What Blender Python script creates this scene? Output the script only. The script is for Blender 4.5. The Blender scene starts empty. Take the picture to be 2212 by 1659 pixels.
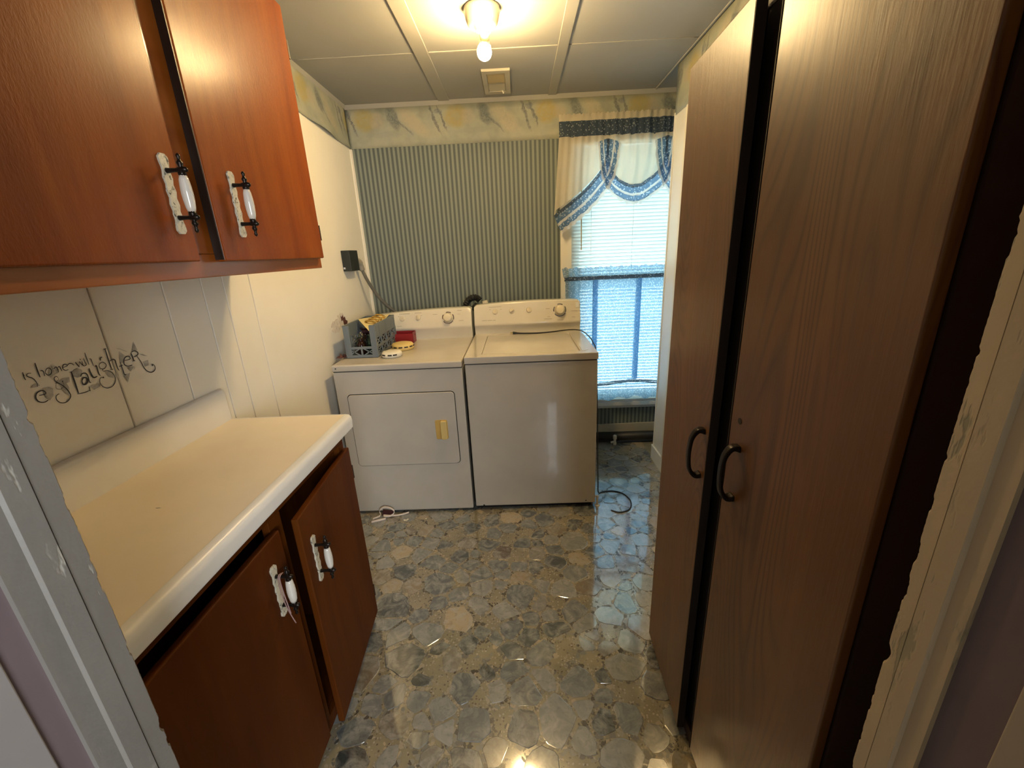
import bpy, math, random
from mathutils import Vector, Matrix
random.seed(7)
SC = bpy.context.scene
COL = SC.collection
PI = math.pi

# ------------------------------------------------------------------ camera, world, light, exposure
cam_d = bpy.data.cameras.new('camera')
cam_d.sensor_fit = 'HORIZONTAL'; cam_d.sensor_width = 36.0
cam_d.lens = 895.944 / 2212 * 36.0
cam_d.clip_start = 0.02
cam = bpy.data.objects.new('camera', cam_d); COL.objects.link(cam)
_r = Vector((0.998995, 0.010812, -0.043488)); _u = Vector((0.038134, 0.304563, 0.951729)); _f = Vector((-0.023535, 0.952431, -0.303845))
cam.matrix_world = Matrix(((_r.x, _u.x, -_f.x, 1.04799), (_r.y, _u.y, -_f.y, 0.0), (_r.z, _u.z, -_f.z, 1.43266), (0, 0, 0, 1)))
SC.camera = cam

world = bpy.data.worlds.new('daylight'); SC.world = world
world.use_nodes = True
bg = world.node_tree.nodes['Background']
bg.inputs[0].default_value = (0.70, 0.88, 1.0, 1)
bg.inputs[1].default_value = 3.6

BULB_STRENGTH = 112.0
BULB_COLOR = (1.0, 0.69, 0.31)

def area(name, loc, rot, sx, sy, power, color):
    l = bpy.data.lights.new(name, 'AREA'); l.shape = 'RECTANGLE'; l.size = sx; l.size_y = sy
    l.energy = power; l.color = color
    o = bpy.data.objects.new(name, l); COL.objects.link(o); o.location = loc; o.rotation_euler = rot
    return o
# daylight of the hall the camera stands in (a big window in the wall behind the camera)
area('hall_window_light', (1.98, -1.80, 1.45), (PI/2, 0, 0), 1.1, 1.3, 21.0, (0.91, 0.96, 1.0))
# portal of the laundry-room window (guides the sky light, gives none of its own)
pt = area('window_portal', (1.825, 3.125, 1.19), (-PI/2, 0, 0), 0.8, 1.82, 1.0, (1, 1, 1))
pt.data.cycles.is_portal = True

SC.view_settings.view_transform = 'Standard'
SC.view_settings.look = 'None'
SC.view_settings.gamma = 1.0
SC.view_settings.use_curve_mapping = False
SC.view_settings.exposure = 1.95

# ------------------------------------------------------------------ helpers
class MB:
    def __init__(s): s.v = []; s.f = []
    def add(s, vs, fs):
        n = len(s.v); s.v += [tuple(p) for p in vs]; s.f += [tuple(i + n for i in f) for f in fs]; return s
    def box(s, x0, x1, y0, y1, z0, z1):
        return s.add([(x0,y0,z0),(x1,y0,z0),(x1,y1,z0),(x0,y1,z0),(x0,y0,z1),(x1,y0,z1),(x1,y1,z1),(x0,y1,z1)],
                     [(0,3,2,1),(4,5,6,7),(0,1,5,4),(1,2,6,5),(2,3,7,6),(3,0,4,7)])
    def prism(s, poly, axis, a, b):
        # poly: 2D loop, counter-clockwise seen from +axis ; extruded a..b along axis
        def P(p, t):
            if axis == 'x': return (t, p[0], p[1])
            if axis == 'y': return (p[1], t, p[0])
            return (p[0], p[1], t)
        n = len(poly)
        vs = [P(p, a) for p in poly] + [P(p, b) for p in poly]
        fs = [tuple(range(n - 1, -1, -1)), tuple(range(n, 2*n))] + [(i, (i+1) % n, n + (i+1) % n, n + i) for i in range(n)]
        return s.add(vs, fs)
    def tube(s, pts, r, k=8, cap=True):
        pts = [Vector(p) for p in pts]; n = len(pts)
        rr = r if isinstance(r, (list, tuple)) else [r]*n
        up = None; vs = []; fs = []
        for i in range(n):
            t = (pts[min(i+1, n-1)] - pts[max(i-1, 0)]).normalized()
            if up is None:
                up = Vector((0,0,1)) if abs(t.z) < .9 else Vector((1,0,0))
            a = (up - t*up.dot(t)); 
            if a.length < 1e-6: a = t.orthogonal()
            a.normalize(); up = a; b = t.cross(a)
            for j in range(k):
                q = 2*PI*j/k
                vs.append(pts[i] + (a*math.cos(q) + b*math.sin(q))*rr[i])
        for i in range(n-1):
            for j in range(k):
                fs.append((i*k+j, i*k+(j+1) % k, (i+1)*k+(j+1) % k, (i+1)*k+j))
        if cap: fs += [tuple(range(k-1, -1, -1)), tuple(range((n-1)*k, n*k))]
        return s.add(vs, fs)
    def lathe(s, prof, origin, axis=(0,0,1), k=20, cap=True):
        ax = Vector(axis).normalized(); o = Vector(origin)
        a = ax.orthogonal().normalized(); b = ax.cross(a); vs = []; fs = []; n = len(prof)
        for r, h in prof:
            for j in range(k):
                q = 2*PI*j/k; vs.append(o + ax*h + (a*math.cos(q) + b*math.sin(q))*r)
        for i in range(n-1):
            for j in range(k): fs.append((i*k+j, i*k+(j+1) % k, (i+1)*k+(j+1) % k, (i+1)*k+j))
        if cap: fs += [tuple(range(k-1, -1, -1)), tuple(range((n-1)*k, n*k))]
        return s.add(vs, fs)
    def grid(s, fn, nu, nv):
        vs = [fn(i/nu, j/nv) for i in range(nu+1) for j in range(nv+1)]
        fs = [(i*(nv+1)+j, (i+1)*(nv+1)+j, (i+1)*(nv+1)+j+1, i*(nv+1)+j+1) for i in range(nu) for j in range(nv)]
        return s.add(vs, fs)
    def bar(s, p, q, w, t, n=(1,0,0)):
        # flat bar from p to q, width w, thickness t along n
        p = Vector(p); q = Vector(q); d = (q-p).normalized(); n = Vector(n).normalized(); a = d.cross(n).normalized()*w/2; m = n*t/2
        vs = [p-a-m, p+a-m, p+a+m, p-a+m, q-a-m, q+a-m, q+a+m, q-a+m]
        return s.add(vs, [(0,1,2,3),(7,6,5,4),(0,4,5,1),(1,5,6,2),(2,6,7,3),(3,7,4,0)])

def wloc(o):
    v = Vector((0,0,0))
    while o is not None: v = v + o.location; o = o.parent
    return v
def obj(name, mb, mat, parent=None, world=True, smooth=False, bevel=0, seg=2, solid=0, kind=None, label=None, auto=None):
    me = bpy.data.meshes.new(name)
    off = wloc(parent) if (parent is not None and world) else Vector((0,0,0))
    me.from_pydata([(x-off.x, y-off.y, z-off.z) for x, y, z in mb.v], [], mb.f)
    me.update()
    if mat: me.materials.append(mat)
    if smooth:
        for p in me.polygons: p.use_smooth = True
    o = bpy.data.objects.new(name, me); COL.objects.link(o); o.parent = parent
    if solid:
        m = o.modifiers.new('thickness', 'SOLIDIFY'); m.thickness = solid; m.offset = 0
    if bevel:
        m = o.modifiers.new('bevel', 'BEVEL'); m.width = bevel; m.segments = seg; m.limit_method = 'ANGLE'; m.angle_limit = math.radians(40)
        if smooth or seg > 1:
            for p in me.polygons: p.use_smooth = True
            w = o.modifiers.new('normals', 'WEIGHTED_NORMAL'); w.keep_sharp = False
    if kind: o['kind'] = kind
    if label: o['label'] = label
    return o
def thing(name, loc, label, cat, group=None, rotz=0):
    o = bpy.data.objects.new(name, None); COL.objects.link(o); o.location = loc; o.rotation_euler = (0,0,rotz)
    o.empty_display_size = .05
    o['label'] = label; o['category'] = cat
    if group: o['group'] = group
    return o
def tag(o, label, cat, group=None):
    o['label'] = label; o['category'] = cat
    if group: o['group'] = group
    return o
def struct(name, mb=None, mat=None, loc=(0,0,0), **k):
    if mb is None:
        o = bpy.data.objects.new(name, None); COL.objects.link(o); o.location = loc
    else: o = obj(name, mb, mat, **k)
    o['kind'] = 'structure'; return o
def smoothpts(pts, n=4):
    P = [Vector(p) for p in pts]; out = []
    for i in range(len(P)-1):
        a = P[max(i-1,0)]; b = P[i]; c = P[i+1]; d = P[min(i+2, len(P)-1)]
        for j in range(n):
            t = j/n
            out.append(0.5*((2*b) + (c-a)*t + (2*a-5*b+4*c-d)*t*t + (3*b-a-3*c+d)*t*t*t))
    out.append(P[-1]); return out
def lerp_curve(tab, x):
    if x <= tab[0][0]: return tab[0][1]
    for (a, b), (c, d) in zip(tab, tab[1:]):
        if x <= c: return b + (d-b)*(x-a)/(c-a)
    return tab[-1][1]

# ------------------------------------------------------------------ materials
def nmat(name):
    m = bpy.data.materials.new(name); m.use_nodes = True
    nt = m.node_tree; b = nt.nodes['Principled BSDF']; return m, nt, b
def N(nt, t, **k):
    n = nt.nodes.new(t)
    for a, v in k.items():
        if a.startswith('i_'): n.inputs[a[2:].replace('_', ' ')].default_value = v
        else: setattr(n, a, v)
    return n
def L(nt, a, b): nt.links.new(a, b)
def c4(c): return (c[0], c[1], c[2], 1)
def ramp(nt, src, stops, mode='LINEAR'):
    r = nt.nodes.new('ShaderNodeValToRGB'); r.color_ramp.interpolation = mode
    e = r.color_ramp.elements
    while len(e) < len(stops): e.new(.5)
    for q, (p, c) in zip(e, stops): q.position = p; q.color = c4(c)
    L(nt, src, r.inputs[0]); return r.outputs[0]
def coords(nt, scale=(1,1,1), kind='Object', loc=(0,0,0)):
    t = nt.nodes.new('ShaderNodeTexCoord'); m = nt.nodes.new('ShaderNodeMapping')
    m.inputs['Scale'].default_value = scale; m.inputs['Location'].default_value = loc
    L(nt, t.outputs[kind], m.inputs[0]); return m.outputs[0]
def pos(nt):  # world position (surface detail fixed in the room)
    return nt.nodes.new('ShaderNodeNewGeometry').outputs['Position']
def noise(nt, vec, scale, detail=3, rough=.55, dist=0):
    n = N(nt, 'ShaderNodeTexNoise'); n.inputs['Scale'].default_value = scale; n.inputs['Detail'].default_value = detail
    n.inputs['Roughness'].default_value = rough; n.inputs['Distortion'].default_value = dist
    if vec is not None: L(nt, vec, n.inputs['Vector'])
    return n.outputs['Fac']
def mix(nt, fac, a, b, mode='MIX'):
    m = nt.nodes.new('ShaderNodeMix'); m.data_type = 'RGBA'; m.blend_type = mode
    for s, v in ((m.inputs[0], fac), (m.inputs[6], a), (m.inputs[7], b)):
        if isinstance(v, (int, float)): s.default_value = v
        elif isinstance(v, tuple): s.default_value = c4(v)
        else: L(nt, v, s)
    return m.outputs[2]
def math_(nt, op, a, b=None, c=None):
    m = nt.nodes.new('ShaderNodeMath'); m.operation = op
    for s, v in zip(m.inputs, (a, b, c)):
        if v is None: continue
        if isinstance(v, (int, float)): s.default_value = v
        else: L(nt, v, s)
    return m.outputs[0]
def bump(nt, b, h, strength, dist=.002):
    n = nt.nodes.new('ShaderNodeBump'); n.inputs['Strength'].default_value = strength; n.inputs['Distance'].default_value = dist
    L(nt, h, n.inputs['Height']); L(nt, n.outputs[0], b.inputs['Normal'])
def plain(name, col, rough=.5, metal=0, var=.08, scale=6, coat=0, bmp=0, bscale=200, spec=.5):
    m, nt, b = nmat(name)
    f = noise(nt, pos(nt), scale, 4)
    d = tuple(c*(1-var*1.6) for c in col); e = tuple(min(1, c*(1+var)) for c in col)
    L(nt, ramp(nt, f, [(.3, d), (.7, e)]), b.inputs['Base Color'])
    b.inputs['Roughness'].default_value = rough; b.inputs['Metallic'].default_value = metal
    b.inputs['Coat Weight'].default_value = coat; b.inputs['Specular IOR Level'].default_value = spec
    if bmp: bump(nt, b, noise(nt, pos(nt), bscale, 2), bmp, .001)
    return m
M = {}
def wood(name, a, b_, c, rough, along=(9, 9, .8), fig=1.0, coat=.3, peel=.12, pscale=140, croft=.2, spec=.25):
    m, nt, b = nmat(name)
    v = coords(nt, along)
    n1 = noise(nt, v, 1.6, 5, .6, .6)
    base = ramp(nt, n1, [(.25, a), (.5, b_), (.78, c)])
    v2 = coords(nt, (along[0]*14, along[1]*14, along[2]*1.6))
    fine = noise(nt, v2, 1.2, 4, .6)
    dark = tuple(x*.45 for x in a)
    base = mix(nt, math_(nt, 'MULTIPLY', ramp(nt, fine, [(.45, (0,0,0)), (.75, (1,1,1))]), .35*fig), base, dark)
    L(nt, base, b.inputs['Base Color']); b.inputs['Roughness'].default_value = rough
    b.inputs['Coat Weight'].default_value = coat; b.inputs['Coat Roughness'].default_value = croft; b.inputs['Specular IOR Level'].default_value = spec
    h = noise(nt, coords(nt, (1, 1, .35)), pscale, 3)
    bump(nt, b, math_(nt, 'ADD', h, math_(nt, 'MULTIPLY', fine, .4)), peel, .002)
    return m
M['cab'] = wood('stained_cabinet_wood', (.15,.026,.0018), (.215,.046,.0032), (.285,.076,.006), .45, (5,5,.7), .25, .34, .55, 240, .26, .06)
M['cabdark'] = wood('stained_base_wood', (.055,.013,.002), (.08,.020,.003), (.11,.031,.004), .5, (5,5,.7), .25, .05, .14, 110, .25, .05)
M['frame'] = wood('stained_face_frame_wood', (.19,.042,.005), (.28,.075,.010), (.36,.11,.018), .32, (5,.7,5), .25, .4, .1, 110, .16)

def cathedral(name):
    m, nt, b = nmat(name)
    # contour lines of a tall stretched noise field give the arched (cathedral) figure of flat-sawn veneer
    fld = noise(nt, coords(nt, (1, 1.0, .16), loc=(0, .37, .9)), 5.2, 1.2, .4, .25)
    fr = math_(nt, 'FRACT', math_(nt, 'MULTIPLY', fld, 30))
    line = ramp(nt, fr, [(0, (1,1,1)), (.30, (0,0,0)), (.72, (0,0,0)), (1, (1,1,1))])
    patch = ramp(nt, noise(nt, coords(nt, (1, 1.7, .30), loc=(0, 2.1, .4)), 3.0, 2), [(.44, (.1,.1,.1)), (.60, (1,1,1))])
    pores = noise(nt, coords(nt, (1, 55, 2.2)), 3.0, 4, .6)
    broad = noise(nt, coords(nt, (1, 6, .5)), 1.3, 4)
    base = ramp(nt, broad, [(.3, (.105,.040,.009)), (.7, (.165,.067,.017))])
    base = mix(nt, math_(nt, 'MULTIPLY', math_(nt, 'MULTIPLY', line, patch), .62), base, (.045,.014,.003))
    base = mix(nt, math_(nt, 'MULTIPLY', ramp(nt, pores, [(.52, (0,0,0)), (.78, (1,1,1))]), .22), base, (.075,.027,.006))
    L(nt, base, b.inputs['Base Color'])
    b.inputs['Roughness'].default_value = .46; b.inputs['Specular IOR Level'].default_value = .35
    b.inputs['Coat Weight'].default_value = .4; b.inputs['Coat Roughness'].default_value = .26
    bump(nt, b, math_(nt, 'ADD', math_(nt, 'MULTIPLY', pores, .35), noise(nt, coords(nt, (1,1,.3)), 26, 4)), .45, .003)
    return m
M['wardrobe'] = cathedral('wardrobe_wood_grain')
M['wshade'] = plain('wardrobe_shaded_side', (.030,.010,.005), .6, var=.15)  # near-black colour holds the shade of the unlit near side
M['gap'] = plain('dark_edge', (.02,.012,.008), .7)

def painted(name, col, rough=.5, stain=.10, bmp=.1):
    m, nt, b = nmat(name)
    f = noise(nt, pos(nt), 2.2, 5, .6); g = noise(nt, pos(nt), 17, 3)
    d = tuple(c*(1-stain) for c in col); y = (col[0]*.98, col[1]*.92, col[2]*.80)
    base = mix(nt, ramp(nt, f, [(.35, (0,0,0)), (.75, (1,1,1))]), col, d)
    base = mix(nt, math_(nt, 'MULTIPLY', ramp(nt, g, [(.6, (0,0,0)), (.8, (1,1,1))]), .3), base, y)
    L(nt, base, b.inputs['Base Color']); b.inputs['Roughness'].default_value = rough
    bump(nt, b, noise(nt, pos(nt), 90, 3), bmp, .001)
    return m
M['panel'] = painted('cream_painted_panelling', (.83,.80,.72), .42, .06, .08)
M['wallplain'] = painted('cream_painted_wall', (.76,.73,.64), .5)
M['ceil'] = painted('ceiling_panel_paint', (.335,.337,.325), .7, .05, .25)
M['batten'] = painted('ceiling_strip_paint', (.35,.345,.315), .5, .05)
M['white'] = painted('white_gloss_trim', (.76,.77,.76), .35, .05)
M['base'] = painted('baseboard_paint', (.50,.47,.38), .45, .2)
M['hall'] = painted('hall_wall_paint', (.40,.36,.30), .6)

def chipped(name, col, under):
    m, nt, b = nmat(name)
    v = coords(nt, (1, 1, .28), 'Object')
    f = noise(nt, v, 38, 4, .65); g = noise(nt, coords(nt, (1,1,.5)), 5, 3)
    k = math_(nt, 'MULTIPLY', ramp(nt, f, [(.58, (0,0,0)), (.63, (1,1,1))]), ramp(nt, g, [(.48, (0,0,0)), (.62, (1,1,1))]))
    dirt = noise(nt, coords(nt, (1,1,.3)), 9, 4)
    base = ramp(nt, dirt, [(.3, tuple(c*.78 for c in col)), (.7, col)])
    base = mix(nt, k, base, under)
    L(nt, base, b.inputs['Base Color']); b.inputs['Roughness'].default_value = .5
    bump(nt, b, math_(nt, 'SUBTRACT', noise(nt, pos(nt), 60, 3), math_(nt, 'MULTIPLY', k, 1.5)), .35, .002)
    return m
M['jambL'] = chipped('left_jamb_paint', (.21,.195,.175), (.70,.68,.60))
M['jambR'] = chipped('right_jamb_paint', (.52,.42,.28), (.26,.25,.17))
M['mauve'] = plain('mauve_jamb_strip', (.16,.118,.125), .55)
M['tan'] = plain('tan_painted_casing', (.36,.30,.23), .55)
M['grey'] = plain('grey_painted_casing', (.27,.25,.245), .55)

# striped wallpaper: flat print, stripes fixed along the wall
def stripes():
    m, nt, b = nmat('striped_wallpaper_print')
    sx = N(nt, 'ShaderNodeSeparateXYZ'); L(nt, pos(nt), sx.inputs[0])
    f = math_(nt, 'FRACT', math_(nt, 'MULTIPLY', sx.outputs[0], 1/.0289))
    s = ramp(nt, f, [(0, (1,1,1)), (.44, (1,1,1)), (.50, (0,0,0)), (.95, (0,0,0)), (1, (1,1,1))])
    spk = noise(nt, pos(nt), 420, 2)
    lt = ramp(nt, spk, [(.35, (.185,.215,.19)), (.65, (.23,.26,.225))])
    dk = ramp(nt, spk, [(.35, (.06,.08,.084)), (.65, (.10,.122,.12))])
    L(nt, mix(nt, s, lt, dk), b.inputs['Base Color']); b.inputs['Roughness'].default_value = .6
    return m
M['stripes'] = stripes()
def border(name, axis):
    m, nt, b = nmat(name)
    p = pos(nt); sx = N(nt, 'ShaderNodeSeparateXYZ'); L(nt, p, sx.inputs[0])
    wob = noise(nt, p, 22, 3, .6); wob2 = noise(nt, p, 9, 3, .6)
    t0 = math_(nt, 'MULTIPLY', math_(nt, 'ADD', sx.outputs[axis], math_(nt, 'MULTIPLY', wob, .05)), 1/.577)
    z = math_(nt, 'ADD', sx.outputs[2], math_(nt, 'MULTIPLY', wob2, .05))
    def blob(cx, cz, rx, rz, slant=0):
        f = math_(nt, 'FRACT', math_(nt, 'SUBTRACT', t0, cx - .5))
        dx = math_(nt, 'MULTIPLY', math_(nt, 'SUBTRACT', f, .5), .577)
        dz = math_(nt, 'SUBTRACT', z, cz)
        if slant: dx = math_(nt, 'ADD', dx, math_(nt, 'MULTIPLY', dz, slant))
        q = math_(nt, 'ADD', math_(nt, 'POWER', math_(nt, 'DIVIDE', dx, rx), 2), math_(nt, 'POWER', math_(nt, 'DIVIDE', dz, rz), 2))
        return ramp(nt, q, [(.35, (1,1,1)), (1, (0,0,0))])
    base = ramp(nt, noise(nt, p, 6, 4, .6), [(.3, (.24,.26,.21)), (.5, (.33,.345,.28)), (.72, (.40,.39,.31))])
    base = mix(nt, math_(nt, 'MULTIPLY', ramp(nt, noise(nt, p, 14, 4), [(.5, (0,0,0)), (.7, (1,1,1))]), .45), base, (.28,.315,.31))
    fine = ramp(nt, noise(nt, p, 60, 3, .6, 1.5), [(.35, (0,0,0)), (.65, (1,1,1))])
    o = .045
    for cx, cz, rx, rz, sl, col, amt in ((.20+o, 2.285, .085, .075, 0, (.38,.30,.08), .8), (.34+o, 2.28, .05, .05, 0, (.42,.36,.27), .6), (.52+o, 2.29, .045, .075, .3, (.10,.125,.135), .85),
                                     (.60+o, 2.25, .012, .07, 1.2, (.12,.14,.15), .8), (.74+o, 2.26, .07, .10, .8, (.44,.39,.28), .8), (.97+o, 2.27, .012, .10, .35, (.09,.105,.12), .9),
                                     (1.05+o, 2.28, .010, .09, .35, (.09,.105,.12), .9), (1.01+o, 2.32, .03, .02, 0, (.14,.165,.19), .8), (.42+o, 2.20, .16, .018, 0, (.28,.30,.27), .6)):
        k = blob(cx, cz, rx, rz, sl)
        k = math_(nt, 'MULTIPLY', k, math_(nt, 'ADD', .45, math_(nt, 'MULTIPLY', fine, .55)))
        base = mix(nt, math_(nt, 'MULTIPLY', k, amt), base, col)
    L(nt, base, b.inputs['Base Color']); b.inputs['Roughness'].default_value = .55
    return m
M['borderX'] = border('floral_border_print_back', 0)
M['borderY'] = border('floral_border_print_side', 1)

M['enamel'] = plain('white_enamel', (.51,.47,.40), .22, var=.03, coat=.4)
M['console'] = plain('console_plastic', (.64,.61,.52), .2, var=.03, coat=.5)
M['knob'] = plain('knob_plastic', (.66,.60,.45), .25, var=.04)
M['print'] = plain('console_print_grey', (.34,.32,.26), .5)
M['chrome'] = plain('chrome_ring', (.45,.45,.46), .22, 1)
M['yellowed'] = plain('yellowed_plastic', (.55,.36,.10), .4)
M['yplastic'] = plain('aged_yellow_plastic', (.68,.50,.18), .45)
M['wplastic'] = plain('white_plastic', (.70,.66,.55), .4)
M['rubber'] = plain('black_rubber', (.012,.012,.012), .5)
M['dkgreen'] = plain('dark_box', (.012,.015,.013), .5)
M['graycord'] = plain('grey_cord', (.13,.125,.11), .5)
M['plug'] = plain('grey_plug', (.24,.23,.20), .5)
M['laminate'] = plain('cream_laminate', (.86,.77,.62), .38, var=.04, scale=3)
M['lamedge'] = plain('white_laminate_edge', (.76,.75,.72), .3, var=.03)
M['iron'] = plain('black_bronze', (.018,.012,.009), .32, .6)
M['porcelain'] = plain('porcelain', (.66,.62,.55), .12, var=.03, coat=.6)
M['dark'] = plain('shadow_black', (.006,.005,.004), .8)
M['red'] = plain('red_tin', (.25,.012,.015), .4)
M['crate'] = plain('blue_grey_crate_plastic', (.14,.165,.18), .5)
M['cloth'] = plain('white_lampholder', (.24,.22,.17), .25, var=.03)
M['socket'] = plain('tan_socket', (.45,.36,.20), .45)
M['brass'] = plain('brass', (.62,.42,.13), .25, 1)
M['card'] = plain('yellow_card', (.72,.60,.28), .6)
M['hair'] = plain('pink_string', (.36,.22,.20), .6)
M['scrap'] = plain('white_ribbon', (.66,.56,.48), .6)
M['maroon'] = plain('maroon_tape', (.06,.012,.012), .5)
M['plaster'] = plain('bare_plaster', (.68,.62,.55), .8, var=.15, scale=40, bmp=.6, bscale=60)
M['brown'] = plain('torn_brown_paper', (.10,.035,.025), .8)
M['letter'] = plain('black_vinyl', (.022,.021,.022), .5)
M['leaf'] = plain('grey_print', (.46,.455,.43), .6, var=.30, scale=45)
M['pipe'] = plain('black_pipe', (.016,.016,.017), .5)
M['pvc'] = plain('pvc_pipe', (.62,.58,.48), .4)
M['wire'] = plain('hinge_and_edge_shade', (.02,.010,.006), .4, .4)
def glassjar(name, col):
    m, nt, b = nmat(name)
    b.inputs['Base Color'].default_value = c4(col); b.inputs['Roughness'].default_value = .06
    b.inputs['Transmission Weight'].default_value = .35; b.inputs['IOR'].default_value = 1.45
    n = noise(nt, pos(nt), 30, 2); L(nt, ramp(nt, n, [(.3, tuple(c*.6 for c in col)), (.7, col)]), b.inputs['Base Color'])
    return m
M['greenglass'] = glassjar('green_glass', (.02,.06,.03)); M['brownglass'] = glassjar('brown_glass', (.05,.02,.012)); M['darkglass'] = glassjar('dark_glass', (.015,.018,.022))

def plate_mat():
    m, nt, b = nmat('antiqued_white_plate')
    f = noise(nt, coords(nt, (1,1,.6)), 130, 4, .65, 1.0)
    L(nt, ramp(nt, f, [(.36, (.03,.03,.02)), (.43, (.50,.46,.36)), (.7, (.62,.58,.46))]), b.inputs['Base Color'])
    b.inputs['Roughness'].default_value = .4; bump(nt, b, f, .5, .002); return m
M['plate'] = plate_mat()

def fabric(name, c1, c2, scale, thr, trans, tcol=None, weave=.05):
    m, nt, b = nmat(name); nt.nodes.remove(b)
    out = [n for n in nt.nodes if n.type == 'OUTPUT_MATERIAL'][0]
    v = N(nt, 'ShaderNodeTexVoronoi'); v.inputs['Scale'].default_value = scale
    L(nt, pos(nt), v.inputs['Vector'])
    k = ramp(nt, math_(nt, 'ADD', v.outputs['Distance'], math_(nt, 'MULTIPLY', noise(nt, pos(nt), scale*1.6, 2), .45)), [(thr+.02, (1,1,1)), (thr+.20, (0,0,0))])
    col = mix(nt, k, c1, c2)
    d = N(nt, 'ShaderNodeBsdfDiffuse'); t = N(nt, 'ShaderNodeBsdfTranslucent'); L(nt, col, d.inputs[0])
    L(nt, mix(nt, 1.0, col, tcol, 'MULTIPLY') if tcol else col, t.inputs[0])
    ms = N(nt, 'ShaderNodeMixShader'); ms.inputs[0].default_value = trans
    L(nt, d.outputs[0], ms.inputs[1]); L(nt, t.outputs[0], ms.inputs[2])
    tr = N(nt, 'ShaderNodeBsdfTransparent'); m2 = N(nt, 'ShaderNodeMixShader'); m2.inputs[0].default_value = weave
    L(nt, ms.outputs[0], m2.inputs[1]); L(nt, tr.outputs[0], m2.inputs[2]); L(nt, m2.outputs[0], out.inputs[0])
    return m
M['bluefab'] = fabric('blue_floral_cotton', (.28,.455,.65), (.62,.77,.89), 92, .46, .88, None, .14)
M['bluedark'] = fabric('blue_floral_cotton_band', (.075,.105,.15), (.36,.41,.46), 78, .36, .5, None, .04)
M['creamfab'] = fabric('cream_voile', (.66,.61,.49), (.70,.66,.55), 200, .3, .5, None, .10)
M['lace'] = fabric('white_lace', (.68,.68,.66), (.8,.8,.78), 260, .4, .5, None, .12)
M['slat'] = fabric('white_blind_vinyl', (.62,.68,.665), (.62,.68,.665), 3, .3, .24, None, 0)
M['bluemid'] = fabric('blue_floral_ruffle_cotton', (.12,.21,.34), (.50,.60,.70), 78, .44, .66, None, .05)

def pane():
    m, nt, b = nmat('window_glass'); nt.nodes.remove(b)
    out = [n for n in nt.nodes if n.type == 'OUTPUT_MATERIAL'][0]
    t = N(nt, 'ShaderNodeBsdfTransparent'); g = N(nt, 'ShaderNodeBsdfGlossy'); g.inputs['Roughness'].default_value = .02
    t.inputs[0].default_value = (.93,.97,.95,1)
    lw = N(nt, 'ShaderNodeFresnel'); lw.inputs[0].default_value = 1.45
    ms = N(nt, 'ShaderNodeMixShader'); L(nt, lw.outputs[0], ms.inputs[0]); L(nt, t.outputs[0], ms.inputs[1]); L(nt, g.outputs[0], ms.inputs[2]); L(nt, ms.outputs[0], out.inputs[0])
    return m
M['glass'] = pane()
def bulbmat():
    m, nt, b = nmat('lit_bulb')
    b.inputs['Base Color'].default_value = (.9,.85,.7,1)
    b.inputs['Emission Color'].default_value = c4(BULB_COLOR); b.inputs['Emission Strength'].default_value = BULB_STRENGTH
    return m
M['bulb'] = bulbmat()

def floor_matrix():
    m, nt, b = nmat('pebble_vinyl_ground'); p = pos(nt)
    v = N(nt, 'ShaderNodeTexVoronoi'); v.inputs['Scale'].default_value = 95; L(nt, p, v.inputs['Vector'])
    v.inputs['Randomness'].default_value = 1
    chip = ramp(nt, math_(nt, 'ADD', v.outputs['Distance'], math_(nt, 'MULTIPLY', noise(nt, p, 150, 2), .3)), [(.42, (1,1,1)), (.50, (0,0,0))])
    sep = N(nt, 'ShaderNodeSeparateColor'); L(nt, v.outputs['Color'], sep.inputs[0])
    pick = ramp(nt, sep.outputs[0], [(.0, (.10,.075,.05)), (.35, (.20,.17,.13)), (.6, (.34,.30,.25)), (1, (.44,.40,.32))])
    base = ramp(nt, noise(nt, p, 9, 4), [(.3, (.20,.175,.11)), (.7, (.31,.268,.172))])
    L(nt, mix(nt, chip, base, pick), b.inputs['Base Color'])
    b.inputs['Roughness'].default_value = .3; b.inputs['Coat Weight'].default_value = .9; b.inputs['Coat Roughness'].default_value = .075; b.inputs['Coat IOR'].default_value = 2.5; b.inputs['Specular IOR Level'].default_value = .2
    bump(nt, b, math_(nt, 'ADD', chip, noise(nt, p, 60, 2)), .4, .002)
    return m
M['ground'] = floor_matrix()
def stone_mat():
    m, nt, b = nmat('printed_stone'); p = pos(nt)
    oi = N(nt, 'ShaderNodeObjectInfo')
    tone = ramp(nt, oi.outputs['Random'], [(.0, (.035,.043,.044)), (.2, (.065,.077,.078)), (.42, (.115,.13,.132)), (.62, (.175,.185,.18)), (.80, (.25,.255,.24)), (.90, (.16,.13,.09)), (.96, (.46,.36,.21)), (1, (.09,.06,.035))])
    off = N(nt, 'ShaderNodeVectorMath', operation='ADD'); L(nt, p, off.inputs[0]); L(nt, oi.outputs['Location'], off.inputs[1])
    n1 = noise(nt, off.outputs[0], 14, 5, .62, 1.4); n2 = noise(nt, off.outputs[0], 34, 4, .6, 2.0)
    col = mix(nt, ramp(nt, n1, [(.40, (0,0,0)), (.72, (.9,.9,.9))]), tone, (.37,.37,.335))
    col = mix(nt, math_(nt, 'MULTIPLY', ramp(nt, n2, [(.52, (0,0,0)), (.72, (1,1,1))]), .7), col, mix(nt, .5, tone, (.03,.034,.036)))
    L(nt, col, b.inputs['Base Color'])
    b.inputs['Roughness'].default_value = .3; b.inputs['Coat Weight'].default_value = .9; b.inputs['Coat Roughness'].default_value = .065; b.inputs['Coat IOR'].default_value = 2.5; b.inputs['Specular IOR Level'].default_value = .2
    bump(nt, b, noise(nt, p, 50, 3), .12, .0015)
    return m
M['stone'] = stone_mat()
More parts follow.
